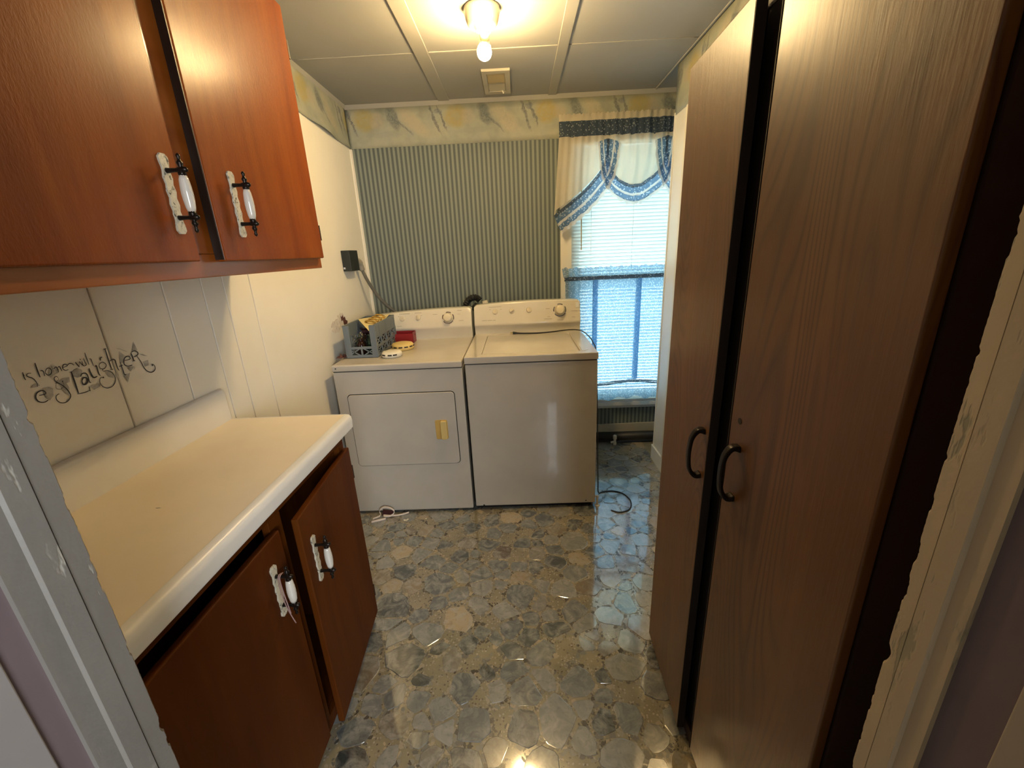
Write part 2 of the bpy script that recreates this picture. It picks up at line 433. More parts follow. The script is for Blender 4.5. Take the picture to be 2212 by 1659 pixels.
M['outline'] = plain('stone_outline_print', (.05,.045,.038), .3, coat=.8)
def peb_mat():
    m, nt, b = nmat('printed_pebbles'); p = pos(nt)
    v = N(nt, 'ShaderNodeTexVoronoi'); v.inputs['Scale'].default_value = 40; L(nt, p, v.inputs['Vector'])
    sep = N(nt, 'ShaderNodeSeparateColor'); L(nt, v.outputs['Color'], sep.inputs[0])
    L(nt, ramp(nt, sep.outputs[1], [(0, (.07,.06,.045)), (.4, (.15,.145,.125)), (.7, (.27,.26,.22)), (1, (.40,.33,.22))]), b.inputs['Base Color'])
    b.inputs['Roughness'].default_value = .25; b.inputs['Coat Weight'].default_value = .4; return m
M['pebble'] = peb_mat()
# ------------------------------------------------------------------ the room shell
H = 2.346; D = 2.995; XR = 1.952; YE = 2.645        # ceiling, back wall, right wall and where the right wall ends
WX0, WX1, WZ0, WZ1 = 1.435, 2.215, 0.30, 2.08       # window opening
floor = struct('floor', MB().box(-.02, 2.7, .12, 3.02, -.05, 0), M['ground'])
struct('floor_hall', MB().box(-.7, 3.0, -1.9, .12, -.05, -.001), M['tan'])

ceiling = struct('ceiling', MB().box(-.1, 2.75, .12, 3.15, H+.006, H+.08), M['ceil'])
xs = [0.0, .632, 1.303, 1.94, 2.66]; ys = [.22, 1.12, 2.342, D]
for i in range(4):
    for j in range(3):
        obj('panel', MB().box(xs[i]+.002, xs[i+1]-.002, ys[j]+.004, ys[j+1]-.004, H, H+.006), M['ceil'], ceiling, bevel=.0015, seg=1)
for x, w in ((.632, .034), (1.303, .026), (1.94, .006)):
    obj('batten', MB().box(x-w, x+w, .22, D, H-.005, H+.001), M['batten'], ceiling, bevel=.003)
for y in (1.12, 2.342):
    for i in range(3):
        if y > 2 and i == 1: obj('seam_strip', MB().box(.667, 1.276, y-.008, y+.008, H-.004, H+.001), M['batten'], ceiling, bevel=.002)
        else: obj('seam_strip', MB().box(xs[i]+.04, xs[i+1]-.03, y-.006, y+.002, H-.002, H+.001), M['batten'], ceiling)
struct('ceiling_hall', MB().box(-.7, 3.0, -1.9, .12, 2.36, 2.42), M['ceil'])

# left wall: grooved painted panelling, boards of random width
wl = struct('wall_left', MB().box(-.12, -.008, .2, D+.14, 0, H), M['dark'])
gr = [.22, .62, .80, 1.022, 1.239, 1.397, 1.502, 1.655, D]
for a, b_ in zip(gr, gr[1:]):
    obj('board', MB().box(-.008, 0, a+.0021, b_-.0021, 0, H-.001), M['panel'], wl, bevel=.0015, seg=1)
# wallpaper border on the left wall, its lower edge peeling off near the corner
def bl(u, v):
    y = .34 + u*(D-.005-.34); z = 2.112 + (1-v)*(H-.004-2.112) if False else H-.004 - v*(H-.004-2.112)
    z += .012*v*max(0, 1-(D-y)/.6)*-.4 + (.02*v*max(0, min(1, (2.75-y)/.4)))
    curl = .026*v**3*math.exp(-((y-2.60)/.16)**2) + .010*v**2*math.exp(-((y-2.95)/.06)**2)
    return (.0015+curl, y, z)
obj('wallpaper_border', MB().grid(bl, 90, 8), M['borderY'], wl, smooth=True, solid=.001)
# torn hole with bare plaster around it
def blobpoly(cy, cz, ry, rz, n, j, seed):
    r = random.Random(seed); return [(cy+ry*math.cos(2*PI*i/n)*(1+r.uniform(-j, j)), cz+rz*math.sin(2*PI*i/n)*(1+r.uniform(-j, j))) for i in range(n)]
obj('plaster_patch', MB().prism(blobpoly(2.36, 1.075, .075, .035, 22, .3, 3), 'x', -.001, .0014), M['plaster'], wl)
obj('plaster_patch', MB().prism(blobpoly(2.42, 1.10, .05, .035, 18, .3, 5), 'x', -.001, .0012), M['plaster'], wl)
obj('torn_hole', MB().prism([(2.425,1.118),(2.43,1.085),(2.45,1.09),(2.46,1.06),(2.50,1.05),(2.515,1.075),(2.49,1.085),(2.485,1.105),(2.465,1.10),(2.455,1.12),(2.44,1.108)], 'x', -.001, .002), M['brown'], wl)

# back wall with the window opening
b = MB().box(-.1, WX0, D, D+.14, 0, H).box(WX0, WX1, D, D+.14, 0, WZ0).box(WX0, WX1, D, D+.14, WZ1, H).box(WX1, 2.75, D, D+.14, 0, H)
wb = struct('wall_back', b, M['wallplain'])
obj('striped_wallpaper', MB().box(.012, 1.347, D-.002, D, .10, 2.110), M['stripes'], wb)
obj('striped_wallpaper', MB().box(1.347, 2.6, D-.002, D, .10, .262), M['stripes'], wb)
def bb(u, v):
    x = .002 + u*2.62; z = H-.022 - v*(H-.022-2.104)
    return (x, D-.003-.006*v**2*math.exp(-(x/.05)**2), z)
obj('wallpaper_border', MB().grid(bb, 120, 6), M['borderX'], wb, smooth=True, solid=.001)
struct('trim_1', MB().prism([(D-.018, H), (D, H-.024), (D, H)], 'x', 0, 2.6), M['batten'])          # strip under the ceiling, back wall
struct('trim_2', MB().prism([(0, D), (0, D-.016), (.006, D-.013), (.013, D-.004), (.014, D)], 'z', .0, 2.10), M['wallplain'])  # corner bead
struct('trim_3', MB().prism([(.016, H), (0, H), (0, H-.022)], 'y', .34, D) if False else MB().add(
    [(0,.34,H-.02),(.014,.34,H),(0,.34,H),(0,D,H-.02),(.014,D,H),(0,D,H)], [(0,1,2),(5,4,3),(0,3,4,1),(1,4,5,2),(0,2,5,3)]), M['batten'])
# baseboard, sagging towards the right
struct('baseboard_back', MB().add([(1.3,D-.016,.088),(2.62,D-.016,.015),(2.62,D-.016,.135),(1.3,D-.016,.118),(1.3,D,.088),(2.62,D,.015),(2.62,D,.135),(1.3,D,.118)],
       [(0,1,2,3),(7,6,5,4),(0,4,5,1),(1,5,6,2),(2,6,7,3),(3,7,4,0)]).add([(1.3,D-.024,.072),(2.62,D-.024,-.001),(2.62,D-.024,.016),(1.3,D-.024,.09),(1.3,D,.072),(2.62,D,-.001),(2.62,D,.016),(1.3,D,.09)],
       [(0,1,2,3),(7,6,5,4),(0,4,5,1),(1,5,6,2),(2,6,7,3),(3,7,4,0)]), M['base'])
# right wall ends before the back wall (the room widens there)
wr = struct('wall_right', MB().box(XR, XR+.11, .2, YE, 0, H), M['white'])
def br(u, v):
    y = .34 + u*(YE-.34); return (XR-.0015, y, H-.004 - v*(H-.004-2.107))
obj('wallpaper_border', MB().grid(br, 60, 4), M['borderY'], wr, smooth=True, solid=.001)
obj('corner_bead', MB().box(XR-.004, XR+.004, YE-.012, YE+.003, 0, 2.12), M['white'], wr)
struct('baseboard_right', MB().box(XR-.012, XR, 1.28, YE+.012, 0, .105), M['white'], bevel=.003)
struct('trim_4', MB().box(XR-.013, XR, 2.33, 2.455, .105, 2.105), M['wallplain'], bevel=.003)        # door casing hidden by the wardrobe
struct('wall_far_right', MB().box(2.62, 2.72, YE-.1, D+.1, 0, H), M['wallplain'])
struct('wall_recess', MB().box(XR+.11, 2.72, YE-.1, YE, 0, H), M['wallplain'])

# front wall with the doorway the camera looks through
JL, JR, YF = .638, 1.400, .32
wf = struct('wall_front', MB().box(-.1, JL-.03, .12, YF-.012, 0, H).box(JR+.03, 2.75, .12, YF-.012, 0, H).box(JL-.03, JR+.03, .12, YF-.012, 2.07, H), M['hall'])
def jag_strip(side, x, y0, y1, seed, t=.03, amp=.0005, chunks=()):
    # vertical strip of a jamb whose far edge (y1) is nicked and uneven
    r = random.Random(seed); n = 700; vs = []; fs = []; s = 1 if side == 'L' else -1
    nicks = [(r.uniform(0, 2.05), r.uniform(.002, .010), r.uniform(.0004, .0017)) for _ in range(int(60*amp/.0006))]
    for i in range(n+1):
        z = 2.05*i/n; e = y1 - .0004 - abs(r.gauss(0, .0002)); dx = 0
        for cz, h, dpt in nicks:
            if abs(z-cz) < h: e -= dpt
        for cz, h, dpt in chunks:
            if abs(z-cz) < h: e -= dpt*(1-(abs(z-cz)/h)**2); dx = .0008*(1-(abs(z-cz)/h)**2)
        vs += [(x-s*t, y0, z), (x-s*dx*.4, y0, z), (x-s*(dx+.0008), e-.003, z), (x-s*(.004+dx), e, z), (x-s*t, e, z)]
    for i in range(n):
        for k in range(5):
            a = i*5+k; b_ = i*5+(k+1) % 5; q = (a, b_, b_+5, a+5); fs.append(q if s == 1 else q[::-1])
    return MB().add(vs, fs)
dl = struct('door_1', loc=(JL, .26, 0))
obj('jamb_edge', jag_strip('L', JL, .2985, YF, 11, chunks=()), M['jambL'], dl)
obj('jamb_board', MB().prism([(JL-.03,.278),(JL+.0015,.278),(JL+.0015,.2965),(JL-.001,.2985),(JL-.03,.2985)], 'z', 0, 2.05), M['jambL'], dl)
obj('jamb_board', MB().prism([(JL-.03,.258),(JL-.0015,.258),(JL-.0015,.276),(JL+.001,.278),(JL-.03,.278)], 'z', 0, 2.05), M['jambL'], dl)
obj('mauve_strip', MB().box(JL-.03, JL-.006, .2375, .258, 0, 2.05), M['mauve'], dl)  # mauve strip, set back between jamb board and casing
obj('casing', MB().box(JL-.03, JL-.003, .12, .2375, 0, 2.05), M['grey'], dl, bevel=.002)
obj('jamb_edge', jag_strip('R', JR, .303, YF, 23, amp=.0007, chunks=((1.035,.014,.004),)), M['jambR'], dl)
obj('jamb_board', MB().prism([(JR+.03,.303),(JR+.001,.303),(JR-.0015,.301),(JR-.0015,.283),(JR+.03,.283)], 'z', 0, 2.05), M['jambR'], dl)
obj('jamb_board', MB().prism([(JR+.03,.283),(JR-.001,.283),(JR+.0015,.281),(JR+.0015,.2655),(JR+.03,.2655)], 'z', 0, 2.05), M['jambR'], dl)
obj('mauve_strip', MB().box(JR+.006, JR+.03, .2245, .2655, 0, 2.05), M['mauve'], dl)
obj('casing', MB().box(JR+.003, JR+.03, .12, .2245, 0, 2.05), M['tan'], dl, bevel=.002)
obj('head_jamb', MB().box(JL-.03, JR+.03, .12, YF, 2.05, 2.075), M['jambL'], dl)
# the hall behind the camera
struct('wall_hall_left', MB().box(-.8, -.7, -1.9, .12, 0, 2.4), M['hall'])
struct('wall_hall_right', MB().box(3.0, 3.1, -1.9, .12, 0, 2.4), M['hall'])
struct('wall_hall_back', MB().box(-.8, 3.1, -2.0, -1.9, 0, 2.4), M['hall'])
struct('wall_hall_front', MB().box(-.8, -.1, .12, .2, 0, 2.4).box(2.75, 3.1, .12, .2, 0, 2.4), M['hall'])

# ------------------------------------------------------------------ floor: printed stones with raised outlines
def clip(poly, nx, ny, d):
    out = []
    for i in range(len(poly)):
        p, q = poly[i-1], poly[i]; a = p[0]*nx+p[1]*ny-d; c = q[0]*nx+q[1]*ny-d
        if (a <= 0) != (c <= 0): t = a/(a-c); out.append((p[0]+(q[0]-p[0])*t, p[1]+(q[1]-p[1])*t))
        if c <= 0: out.append(q)
    return out
rs = random.Random(42); sites = []
X0, X1, Y0, Y1 = .03, 1.97, .68, 2.93
tries = 0
while tries < 14000:
    tries += 1
    x, y = rs.uniform(X0, X1), rs.uniform(Y0, Y1); w = rs.choice([.6, .75, .9, 1.0, 1.0, 1.15, 1.45])
    if (y > 2.14 and x < 1.40) or (y < 1.26 and x > 1.53) or (x < .40 and y < 1.35): continue
    if all(((x-a)*(1.0))**2+((y-c)*1.0)**2 > (.0405*(w+ww))**2 for a, c, ww in sites): sites.append((x, y, w))
stones = []
for i, (x, y, w) in enumerate(sites):
    poly = [(x+.14*math.cos(a*PI/8), y+.14*math.sin(a*PI/8)) for a in range(16)]
    for j, (a, c, ww) in enumerate(sites):
        if j == i: continue
        dx, dy = a-x, c-y; dd = math.hypot(dx, dy)
        if dd > .36: continue
        t = .5 + .5*(w-ww)*.055/dd
        gap = rs.choice([.0012, .002, .003, .004, .007])
        poly = clip(poly, dx/dd, dy/dd, (x*dx+y*dy)/dd + dd*t - gap)
        if len(poly) < 3: break
    if len(poly) < 3: continue
    for nx, ny, d_ in ((-1, 0, -.005), (1, 0, 1.95), (0, -1, -.33), (0, 1, 2.95)):
        poly = clip(poly, nx, ny, d_)
        if len(poly) < 3: break
    if len(poly) < 3: continue
    # knock the corners off unevenly
    out = []; n = len(poly)
    for k in range(n):
        p, q, r_ = poly[k-1], poly[k], poly[(k+1) % n]
        l1 = math.dist(p, q); l2 = math.dist(q, r_); c1 = rs.uniform(.04, .30); c2 = rs.uniform(.04, .30)
        out.append((q[0]+(p[0]-q[0])*c1, q[1]+(p[1]-q[1])*c1)); out.append((q[0]+(r_[0]-q[0])*c2, q[1]+(r_[1]-q[1])*c2))
    cx = sum(p[0] for p in out)/len(out); cy = sum(p[1] for p in out)/len(out)
    sc = rs.uniform(.90, 1.02)
    out = [(cx+(p[0]-cx)*sc*rs.uniform(.90, 1.05), cy+(p[1]-cy)*sc*rs.uniform(.90, 1.05)) for p in out]
    out = [p for k, p in enumerate(out) if math.dist(p, out[k-1]) > .003]
    if len(out) < 3: continue
    stones.append((cx, cy, out))
SC['n'] = len(stones)
for cx, cy, out in stones[:299]:
    h = rs.uniform(.0008, .0014); n = len(out); gx, gy = rs.gauss(0, .010), rs.gauss(0, .010)
    m = MB().add([(p[0]-cx, p[1]-cy, -.0005) for p in out] + [(p[0]-cx, p[1]-cy, h*.5) for p in out] + [((p[0]-cx)*.97, (p[1]-cy)*.97, max(.0004, h+gx*(p[0]-cx)+gy*(p[1]-cy))) for p in out],
                 [tuple(range(2*n, 3*n))] + [(i, (i+1) % n, n+(i+1) % n, n+i) for i in range(n)] + [(n+i, n+(i+1) % n, 2*n+(i+1) % n, 2*n+i) for i in range(n)])
    o = obj('stone', m, M['stone'], floor, world=False); o.location = (cx, cy, 0)
    o.data.materials.append(M['outline'])
    for f in o.data.polygons:
        if f.index > 0 and f.index <= n: f.material_index = 1
def inside(p, poly):
    c = False
    for i in range(len(poly)):
        a, b_ = poly[i-1], poly[i]
        if (a[1] > p[1]) != (b_[1] > p[1]) and p[0] < (b_[0]-a[0])*(p[1]-a[1])/(b_[1]-a[1]+1e-12)+a[0]: c = not c
    return c
pm = MB(); cnt = 0
for _ in range(60000):
    x, y = rs.uniform(X0, X1-.05), rs.uniform(.72, Y1)
    if (y > 2.12 and x < 1.40) or (y < 1.26 and x > 1.53) or (x < .42 and y < 1.33): continue
    if any(abs(cx-x) < .16 and abs(cy-y) < .16 and inside((x, y), out) for cx, cy, out in stones): continue
    r = rs.choice([.0022, .003, .004, .0055, .0075, .011]); n = 6; a0 = rs.uniform(0, 6.28); e = rs.uniform(.4, 1)
    ring = []
    for k in range(n):
        q = 2*PI*k/n; u = r*math.cos(q)*rs.uniform(.75, 1.1); v = r*e*math.sin(q)*rs.uniform(.75, 1.1)
        ring.append((x+u*math.cos(a0)-v*math.sin(a0), y+u*math.sin(a0)+v*math.cos(a0)))
    zz = rs.uniform(.0002, .0007); pm.add([(p[0], p[1], zz) for p in ring], [tuple(range(n))]); cnt += 1
    if cnt > 8000: break
obj('pebble_chips', pm, M['pebble'], floor, kind='stuff')

# ------------------------------------------------------------------ window: casing, sash, panes, blind
win = struct('window_1', loc=(1.825, D, 0))
obj('casing', MB().box(1.347, WX0, D-.016, D, .30, 2.105), M['wallplain'], win, bevel=.003)
obj('casing', MB().box(WX1, 2.30, D-.016, D, .30, 2.105), M['wallplain'], win, bevel=.003)
obj('casing', MB().box(1.347, 2.30, D-.016, D, WZ1, 2.16), M['wallplain'], win, bevel=.003)
obj('sill', MB().box(1.34, 2.32, D-.045, D+.06, .285, .318), M['white'], win, bevel=.004)
obj('apron', MB().box(1.36, 2.30, D-.014, D, .258, .286), M['white'], win, bevel=.002)
obj('jamb_liner', MB().box(WX0-.002, WX0+.012, D, D+.14, WZ0, WZ1).box(WX1-.012, WX1+.002, D, D+.14, WZ0, WZ1).box(WX0, WX1, D, D+.14, WZ1-.012, WZ1+.001), M['white'], win)
def sash(z0, z1, y):
    s = obj('sash', MB().box(WX0+.012, WX0+.055, y, y+.03, z0, z1).box(WX1-.055, WX1-.012, y, y+.03, z0, z1).box(WX0+.055, WX1-.055, y, y+.03, z0, z0+.05).box(WX0+.055, WX1-.055, y, y+.03, z1-.045, z1), M['white'], win)
    obj('pane', MB().box(WX0+.05, WX1-.05, y+.013, y+.017, z0+.045, z1-.04), M['glass'], s)
sash(.318, 1.20, D+.055); sash(1.16, WZ1-.012, D+.09)
blind = thing('window_blind', (1.825, D-.02, 2.06), 'white horizontal slatted blind hanging inside the window behind the curtains', 'blind')
obj('head_rail', MB().box(1.415, 2.235, D-.045, D-.017, 2.045, 2.085), M['white'], blind)
YB = D-.031; tilt = math.radians(-50); sm = None
for i in range(77):
    z = 2.03 - i*.0222
    if z < .33: break
    if sm is None:
        mb = MB(); n = 4; vs = []; fs = []
        for k in range(n+1):
            t = k/n-.5; a = t*.0284; c_ = .0016*(1-4*t*t)
            y = a*math.cos(tilt) - c_*math.sin(tilt); zz = a*math.sin(tilt) + c_*math.cos(tilt)
            vs += [(-.405, y, zz), (.405, y, zz)]
        for k in range(n): fs.append((2*k, 2*k+1, 2*k+3, 2*k+2))
        o = obj('slat', MB().add(vs, fs), M['slat'], blind, world=False, smooth=True); sm = o.data
    else:
        o = bpy.data.objects.new('slat', sm); COL.objects.link(o); o.parent = blind
    o.location = (0, YB-(D-.02), z-2.06)
for x in (1.549, 1.825, 2.10):
    obj('ladder_cord', MB().tube([(x, YB-.012, 2.05), (x, YB-.012, .34)], .0012, 5), M['white'], blind)
obj('tilt_wand', MB().tube([(1.482, YB-.02, 2.04), (1.483, YB-.022, 1.42)], .0035, 6), M['socket'], blind)
obj('bottom_rail', MB().box(1.42, 2.23, YB-.012, YB+.012, .322, .337), M['white'], blind)
# ------------------------------------------------------------------ curtains
def ripple(x, a, ph=0): return a*(math.sin(x*62+ph)*.6 + math.sin(x*151+ph*1.7)*.4)
def sheet(fn, nu, nv): return MB().grid(fn, nu, nv)
YV = 2.925
# valance --------------------------------------------------------
val = thing('curtain_valance', (1.82, YV, 2.2), 'cream and blue ruffled swag valance across the top of the window', 'valance')
VX0, VX1 = 1.338, 2.31
obj('curtain_rod', MB().box(VX0+.01, VX1-.01, YV+.012, YV+.017, 2.180, 2.200).box(VX0+.01, VX0+.016, YV+.012, D-.016, 2.178, 2.205).box(VX1-.016, VX1-.01, YV+.012, D-.016, 2.178, 2.205), M['white'], val)
def heading(u, v):
    x = VX0 + u*(VX1-VX0); g = .4 + .8*min(1, max(0, (x-1.5)/.35))
    return (x, YV + ripple(x, .007*g, 1) - .004*math.sin(v*PI), 2.178 + v*(.040 + .0028*math.sin(x*212)+.0022*math.sin(x*331)) )
obj('heading', sheet(heading, 260, 4), M['creamfab'], val, smooth=True)
def band(u, v):
    x = VX0 + u*(VX1-VX0); g = .4 + .8*min(1, max(0, (x-1.5)/.35))
    return (x, YV - .002 + ripple(x, .008*g, 1), 2.180 - v*(.088 + .004*math.sin(x*40)))
obj('blue_band', sheet(band, 260, 4), M['bluedark'], val, smooth=True)
def mirror(x): return 3.645 - x
jb = [(1.300,1.640),(1.34,1.672),(1.40,1.714),(1.483,1.775),(1.56,1.85),(1.61,1.915),(1.630,1.985),(1.640,2.075)]
sw = [(1.640,2.075),(1.652,1.96),(1.669,1.892),(1.72,1.838),(1.786,1.807),(1.8225,1.806),(1.86,1.812),(1.936,1.860),(1.976,1.90),(1.995,1.97),(2.005,2.075)]
def jabot(flip):
    def f(u, v):
        x0 = VX0 + u*(1.640-VX0); zb = lerp_curve(jb, x0 if x0 > 1.345 else x0-.03*(1-u*5) if u < .2 else x0)
        x = x0 - (.035*v*(1-u)); y = YV - .003 + ripple(x0, .006, 1) + .012*v*math.sin(u*13+.5)*(1-u*.5)
        z = 2.094 + v*(zb-2.094)
        return (mirror(x) if flip else x, y, z)
    return f
obj('side_panel', sheet(jabot(0), 60, 14), M['creamfab'], val, smooth=True)
obj('side_panel', sheet(jabot(1), 60, 14), M['creamfab'], val, smooth=True)
def swag(u, v):
    x = 1.640 + u*.365; zb = lerp_curve(sw, x)
    y = YV - .004 + ripple(x, .007*(1-v), 1) - .022*math.sin(v*PI*.9)*math.sin(u*PI) + .004*math.sin(u*34+v*3)
    return (x + .02*math.sin(v*PI)*(.5-u)*math.sin(u*PI), y, 2.094 + v*(zb-2.094))
obj('swag_panel', sheet(swag, 70, 16), M['creamfab'], val, smooth=True)
def along(tab, n=90):
    P = smoothpts([(a, b_, 0) for a, b_ in tab], 6); return P
def ruffle(tab, flip, sgn, k, seed):
    # shirred tiers following a hem: blue shirring, lace, blue, lace, blue, lace edge
    P = along(tab); n = len(P); tiers = [('ruffle_band', 'bluedark', -.004, .016), ('ruffle_band', 'bluemid', .012, .050), ('lace_band', 'lace', .050, .066), ('ruffle_band', 'bluemid', .064, .098), ('lace_edge', 'lace', .094, .116)]
    for nm, mt, a, b_ in tiers:
        vs = []; fs = []; nv = 3
        for i in range(n):
            t = (P[min(i+1, n-1)] - P[max(i-1, 0)]).normalized(); nx, nz = (t.y, -t.x)
            if nz > 0: nx, nz = -nx, -nz
            nx *= .55; 
            for j in range(nv+1):
                d = (a + (b_-a)*j/nv)*k
                if nm == 'lace_edge' and j == nv: d += .006*math.sin(i*1.9)
                x = P[i].x + nx*d; z = P[i].y + (nz*.9-.1)*d
                y = YV - .010 - .012*(d/.11) + .005*math.sin(i*1.35+seed+j*.3)*(.4+.6*j/nv)
                vs.append((mirror(x) if flip else x, y, z))
        for i in range(n-1):
            for j in range(nv): fs.append((i*(nv+1)+j, (i+1)*(nv+1)+j, (i+1)*(nv+1)+j+1, i*(nv+1)+j+1))
        obj(nm, MB().add(vs, fs), M[mt], val, smooth=True)
ruffle(jb, 0, -1, 1.22, 0); ruffle(jb, 1, 1, 1.22, 2); ruffle(sw, 0, 1, 1.0, 4)

# cafe curtain -----------------------------------------------------
caf = thing('cafe_curtain', (1.82, YV, 1.24), 'blue floral cafe curtain with ruffled hem covering the lower half of the window', 'curtain')
CX0, CX1 = 1.372, 2.29
obj('curtain_rod', MB().box(CX0, CX1, YV+.012, YV+.017, 1.228, 1.246).box(CX0, CX0+.006, YV+.01, D-.016, 1.226, 1.248).box(CX1-.006, CX1, YV+.01, D-.016, 1.226, 1.248), M['white'], caf)
def frill(u, v):
    x = CX0-.012 + u*(CX1-CX0+.02); return (x - .01*v*(1-u), YV + ripple(x, .008+.006*v, 2), 1.248 + v*(.060 + .0045*math.sin(x*83)+.0035*math.sin(x*187)))
obj('heading_frill', sheet(frill, 240, 4), M['bluefab'], caf, smooth=True)
def pocket(u, v):
    x = CX0 - .006 + u*(CX1-CX0+.012); return (x, YV - .006*math.sin(v*PI) + ripple(x, .003, 3), 1.222 + v*.028)
obj('rod_pocket', sheet(pocket, 240, 3), M['bluedark'], caf, smooth=True)
# the cloth runs along a path with three Z-folds, where it lies three layers deep
path = []
def run(x0, x1, y): 
    n = max(2, int(abs(x1-x0)/.006))
    for i in range(n): path.append((x0+(x1-x0)*i/n, y))
run(CX0, 1.59, 0); run(1.595, 1.562, -.007); run(1.558, 1.888, -.014); run(1.894, 1.858, -.008); run(1.854, 2.12, 0); run(2.124, 2.10, -.007); run(2.10, CX1, -.014); path.append((CX1, -.014))
def cloth(z0, z1, amp, nz, flare=0):
    n = len(path); vs = []; fs = []
    for i, (x, dy) in enumerate(path):
        for j in range(nz+1):
            v = j/nz; z = z0 + (z1-z0)*v
            sag = .012*math.sin(x*11)*v
            vs.append((x + .006*math.sin(z*9+x*20)*(1-v)*0 + .012*(1.57-x)*0, YV + dy + ripple(x, amp*(.5+.5*v), 2.6) + flare*v*math.sin(x*70), z + (sag if z1 < .6 else 0)))
    for i in range(n-1):
        for j in range(nz): fs.append((i*(nz+1)+j, (i+1)*(nz+1)+j, (i+1)*(nz+1)+j+1, i*(nz+1)+j+1))
    return MB().add(vs, fs)
obj('curtain_panel', cloth(1.224, .494, .006, 16), M['bluefab'], caf, smooth=True)
def hem(x): return .012*math.sin(x*11)
def shir(u, v):
    x = CX0 + u*(CX1-CX0); return (x, YV - .016 - .004*math.sin(v*PI) + ripple(x, .004, 1), .472 + hem(x)*1.0 + v*.024)
obj('shirred_hem', sheet(shir, 220, 3), M['bluedark'], caf, smooth=True)
def ruf(u, v):
    x = CX0 + u*(CX1-CX0)
    return (x, YV - .014 + (.004+.016*v)*math.sin(x*48) + ripple(x, .004, 4), .478 + hem(x) - v*(.122 + .010*math.sin(x*48+1.2)))
obj('hem_ruffle', sheet(ruf, 260, 6), M['bluefab'], caf, smooth=True)

# ------------------------------------------------------------------ cabinet pulls (sub-parts of a door)
def pull(door, x, y, z, s=1.0):
    # x: door face, outward = +x
    zs = [i/24-.5 for i in range(25)]; prof = []
    for t in zs:
        a = abs(t)*2
        w = .0098 + .0016*math.sin(t*38) if a < .55 else (.0085 if a < .66 else .0085+.0035*math.sin((a-.66)/.34*PI*.75))
        if a > .97: w *= .55
        prof.append((w*s, t*.150*s))
    outl = [(y+w, z+t) for w, t in prof] + [(y-w, z+t) for w, t in reversed(prof)]
    pb = MB().prism(outl, 'x', x, x+.0045)
    for e in (-1, 1):
        for q in (-1, 1): pb.lathe([(.0016, 0), (.0014, .001), (0.0002, .0016)], (x+.0042, y+q*.004, z+e*.069*s), (1,0,0), 8)
    obj('handle_plate', pb, M['plate'], door, world=False, bevel=.001, seg=2)
    gx = x+.034*s
    for e in (-1, 1):
        b = MB(); zz = z+e*.044*s
        b.lathe([(.0055, 0), (.0045, .008), (.0040, .020), (.0058, .028), (.0062, .036), (.0045, .042), (.0015, .044)], (x+.003, y, zz), (1,0,0), 10)
        b.lathe([(.0070, -.012), (.0075, -.006), (.0050, 0), (.0040, .006), (.0060, .011), (.0062, .013), (.0035, .017), (.0030, .021), (.0044, .0245), (.0030, .028), (.0006, .030)], (gx, y, zz), (0,0,e), 10)
        obj('handle_bracket', b, M['iron'], door, world=False, smooth=True)
    g = MB().lathe([(.0068, -.034), (.0088, -.026), (.0102, -.012), (.0106, 0), (.0102, .012), (.0088, .026), (.0068, .034)], (gx, y, z), (0,0,1), 16)
    g.tube([(gx+.0098, y-.004, z+.004), (gx+.0107, y, z-.001), (gx+.0098, y+.004, z-.004)], .0006, 4)
    obj('handle_grip', g, M['porcelain'], door, world=False, smooth=True)
def hinge(door, x, y, z, h=.05):
    obj('hinge', MB().box(x-.004, x+.012, y-.002, y+.006, z-h/2, z+h/2).lathe([(.005, -h/2), (.005, h/2)], (x+.008, y+.004, z), (0,0,1), 8), M['wire'], door, world=False)
def door_at(parent, pivot, rotz=0, name='door'):
    pass

# ------------------------------------------------------------------ upper cabinet
UX = .335; UD = .019
up = thing('wall_cabinet', (0, .95, 1.406), 'glossy orange-brown two-door wall cabinet hung above the white counter', 'cabinet')
obj('body', MB().box(.003, UX-.018, .345, 1.560, 1.412, 2.20), M['cab'], up)
ff = MB().box(UX-.018, UX, .345, 1.568, 1.406, 1.458).box(UX-.018, UX, .345, 1.568, 2.15, 2.20)
ff.box(UX-.018, UX, .905, 1.04, 1.458, 2.15).box(UX-.018, UX, 1.53, 1.568, 1.458, 2.15).box(UX-.018, UX, .345, .40, 1.458, 2.15)
obj('face_frame', ff, M['frame'], up, bevel=.0025)
def make_door(parent, hx, hy, hz, y0, y1, z0, z1, t, mat, ang=0):
    # local y runs from the hinge; the panel spans y0..y1 (local), thickness t outward from local x = 0
    me = MB().box(0, t, y0, y1, z0, z1)
    o = obj('door', me, mat, parent, world=False, bevel=.004, seg=3)
    pl = wloc(parent); o.location = (hx-pl.x, hy-pl.y, hz-pl.z); o.rotation_euler = (0, 0, ang); return o
d1 = make_door(up, UX, .36, 1.442, 0, .585, 0, .736, UD, M['cab'])
pull(d1, UD, .548, .130)
d2 = make_door(up, UX+.001, 1.553, 1.440, -.543, 0, 0, .740, UD, M['cab'], math.radians(.9))
pull(d2, UD, -.455, .131)
hinge(d2, .006, .002, .63); hinge(d2, .006, .002, .085)
obj('dark_edge', MB().box(-.002, UD-.002, -.5465, -.5432, .004, .736), M['wire'], d2, world=False)  # dark strip standing for the shade on the door edge turned from the lamp

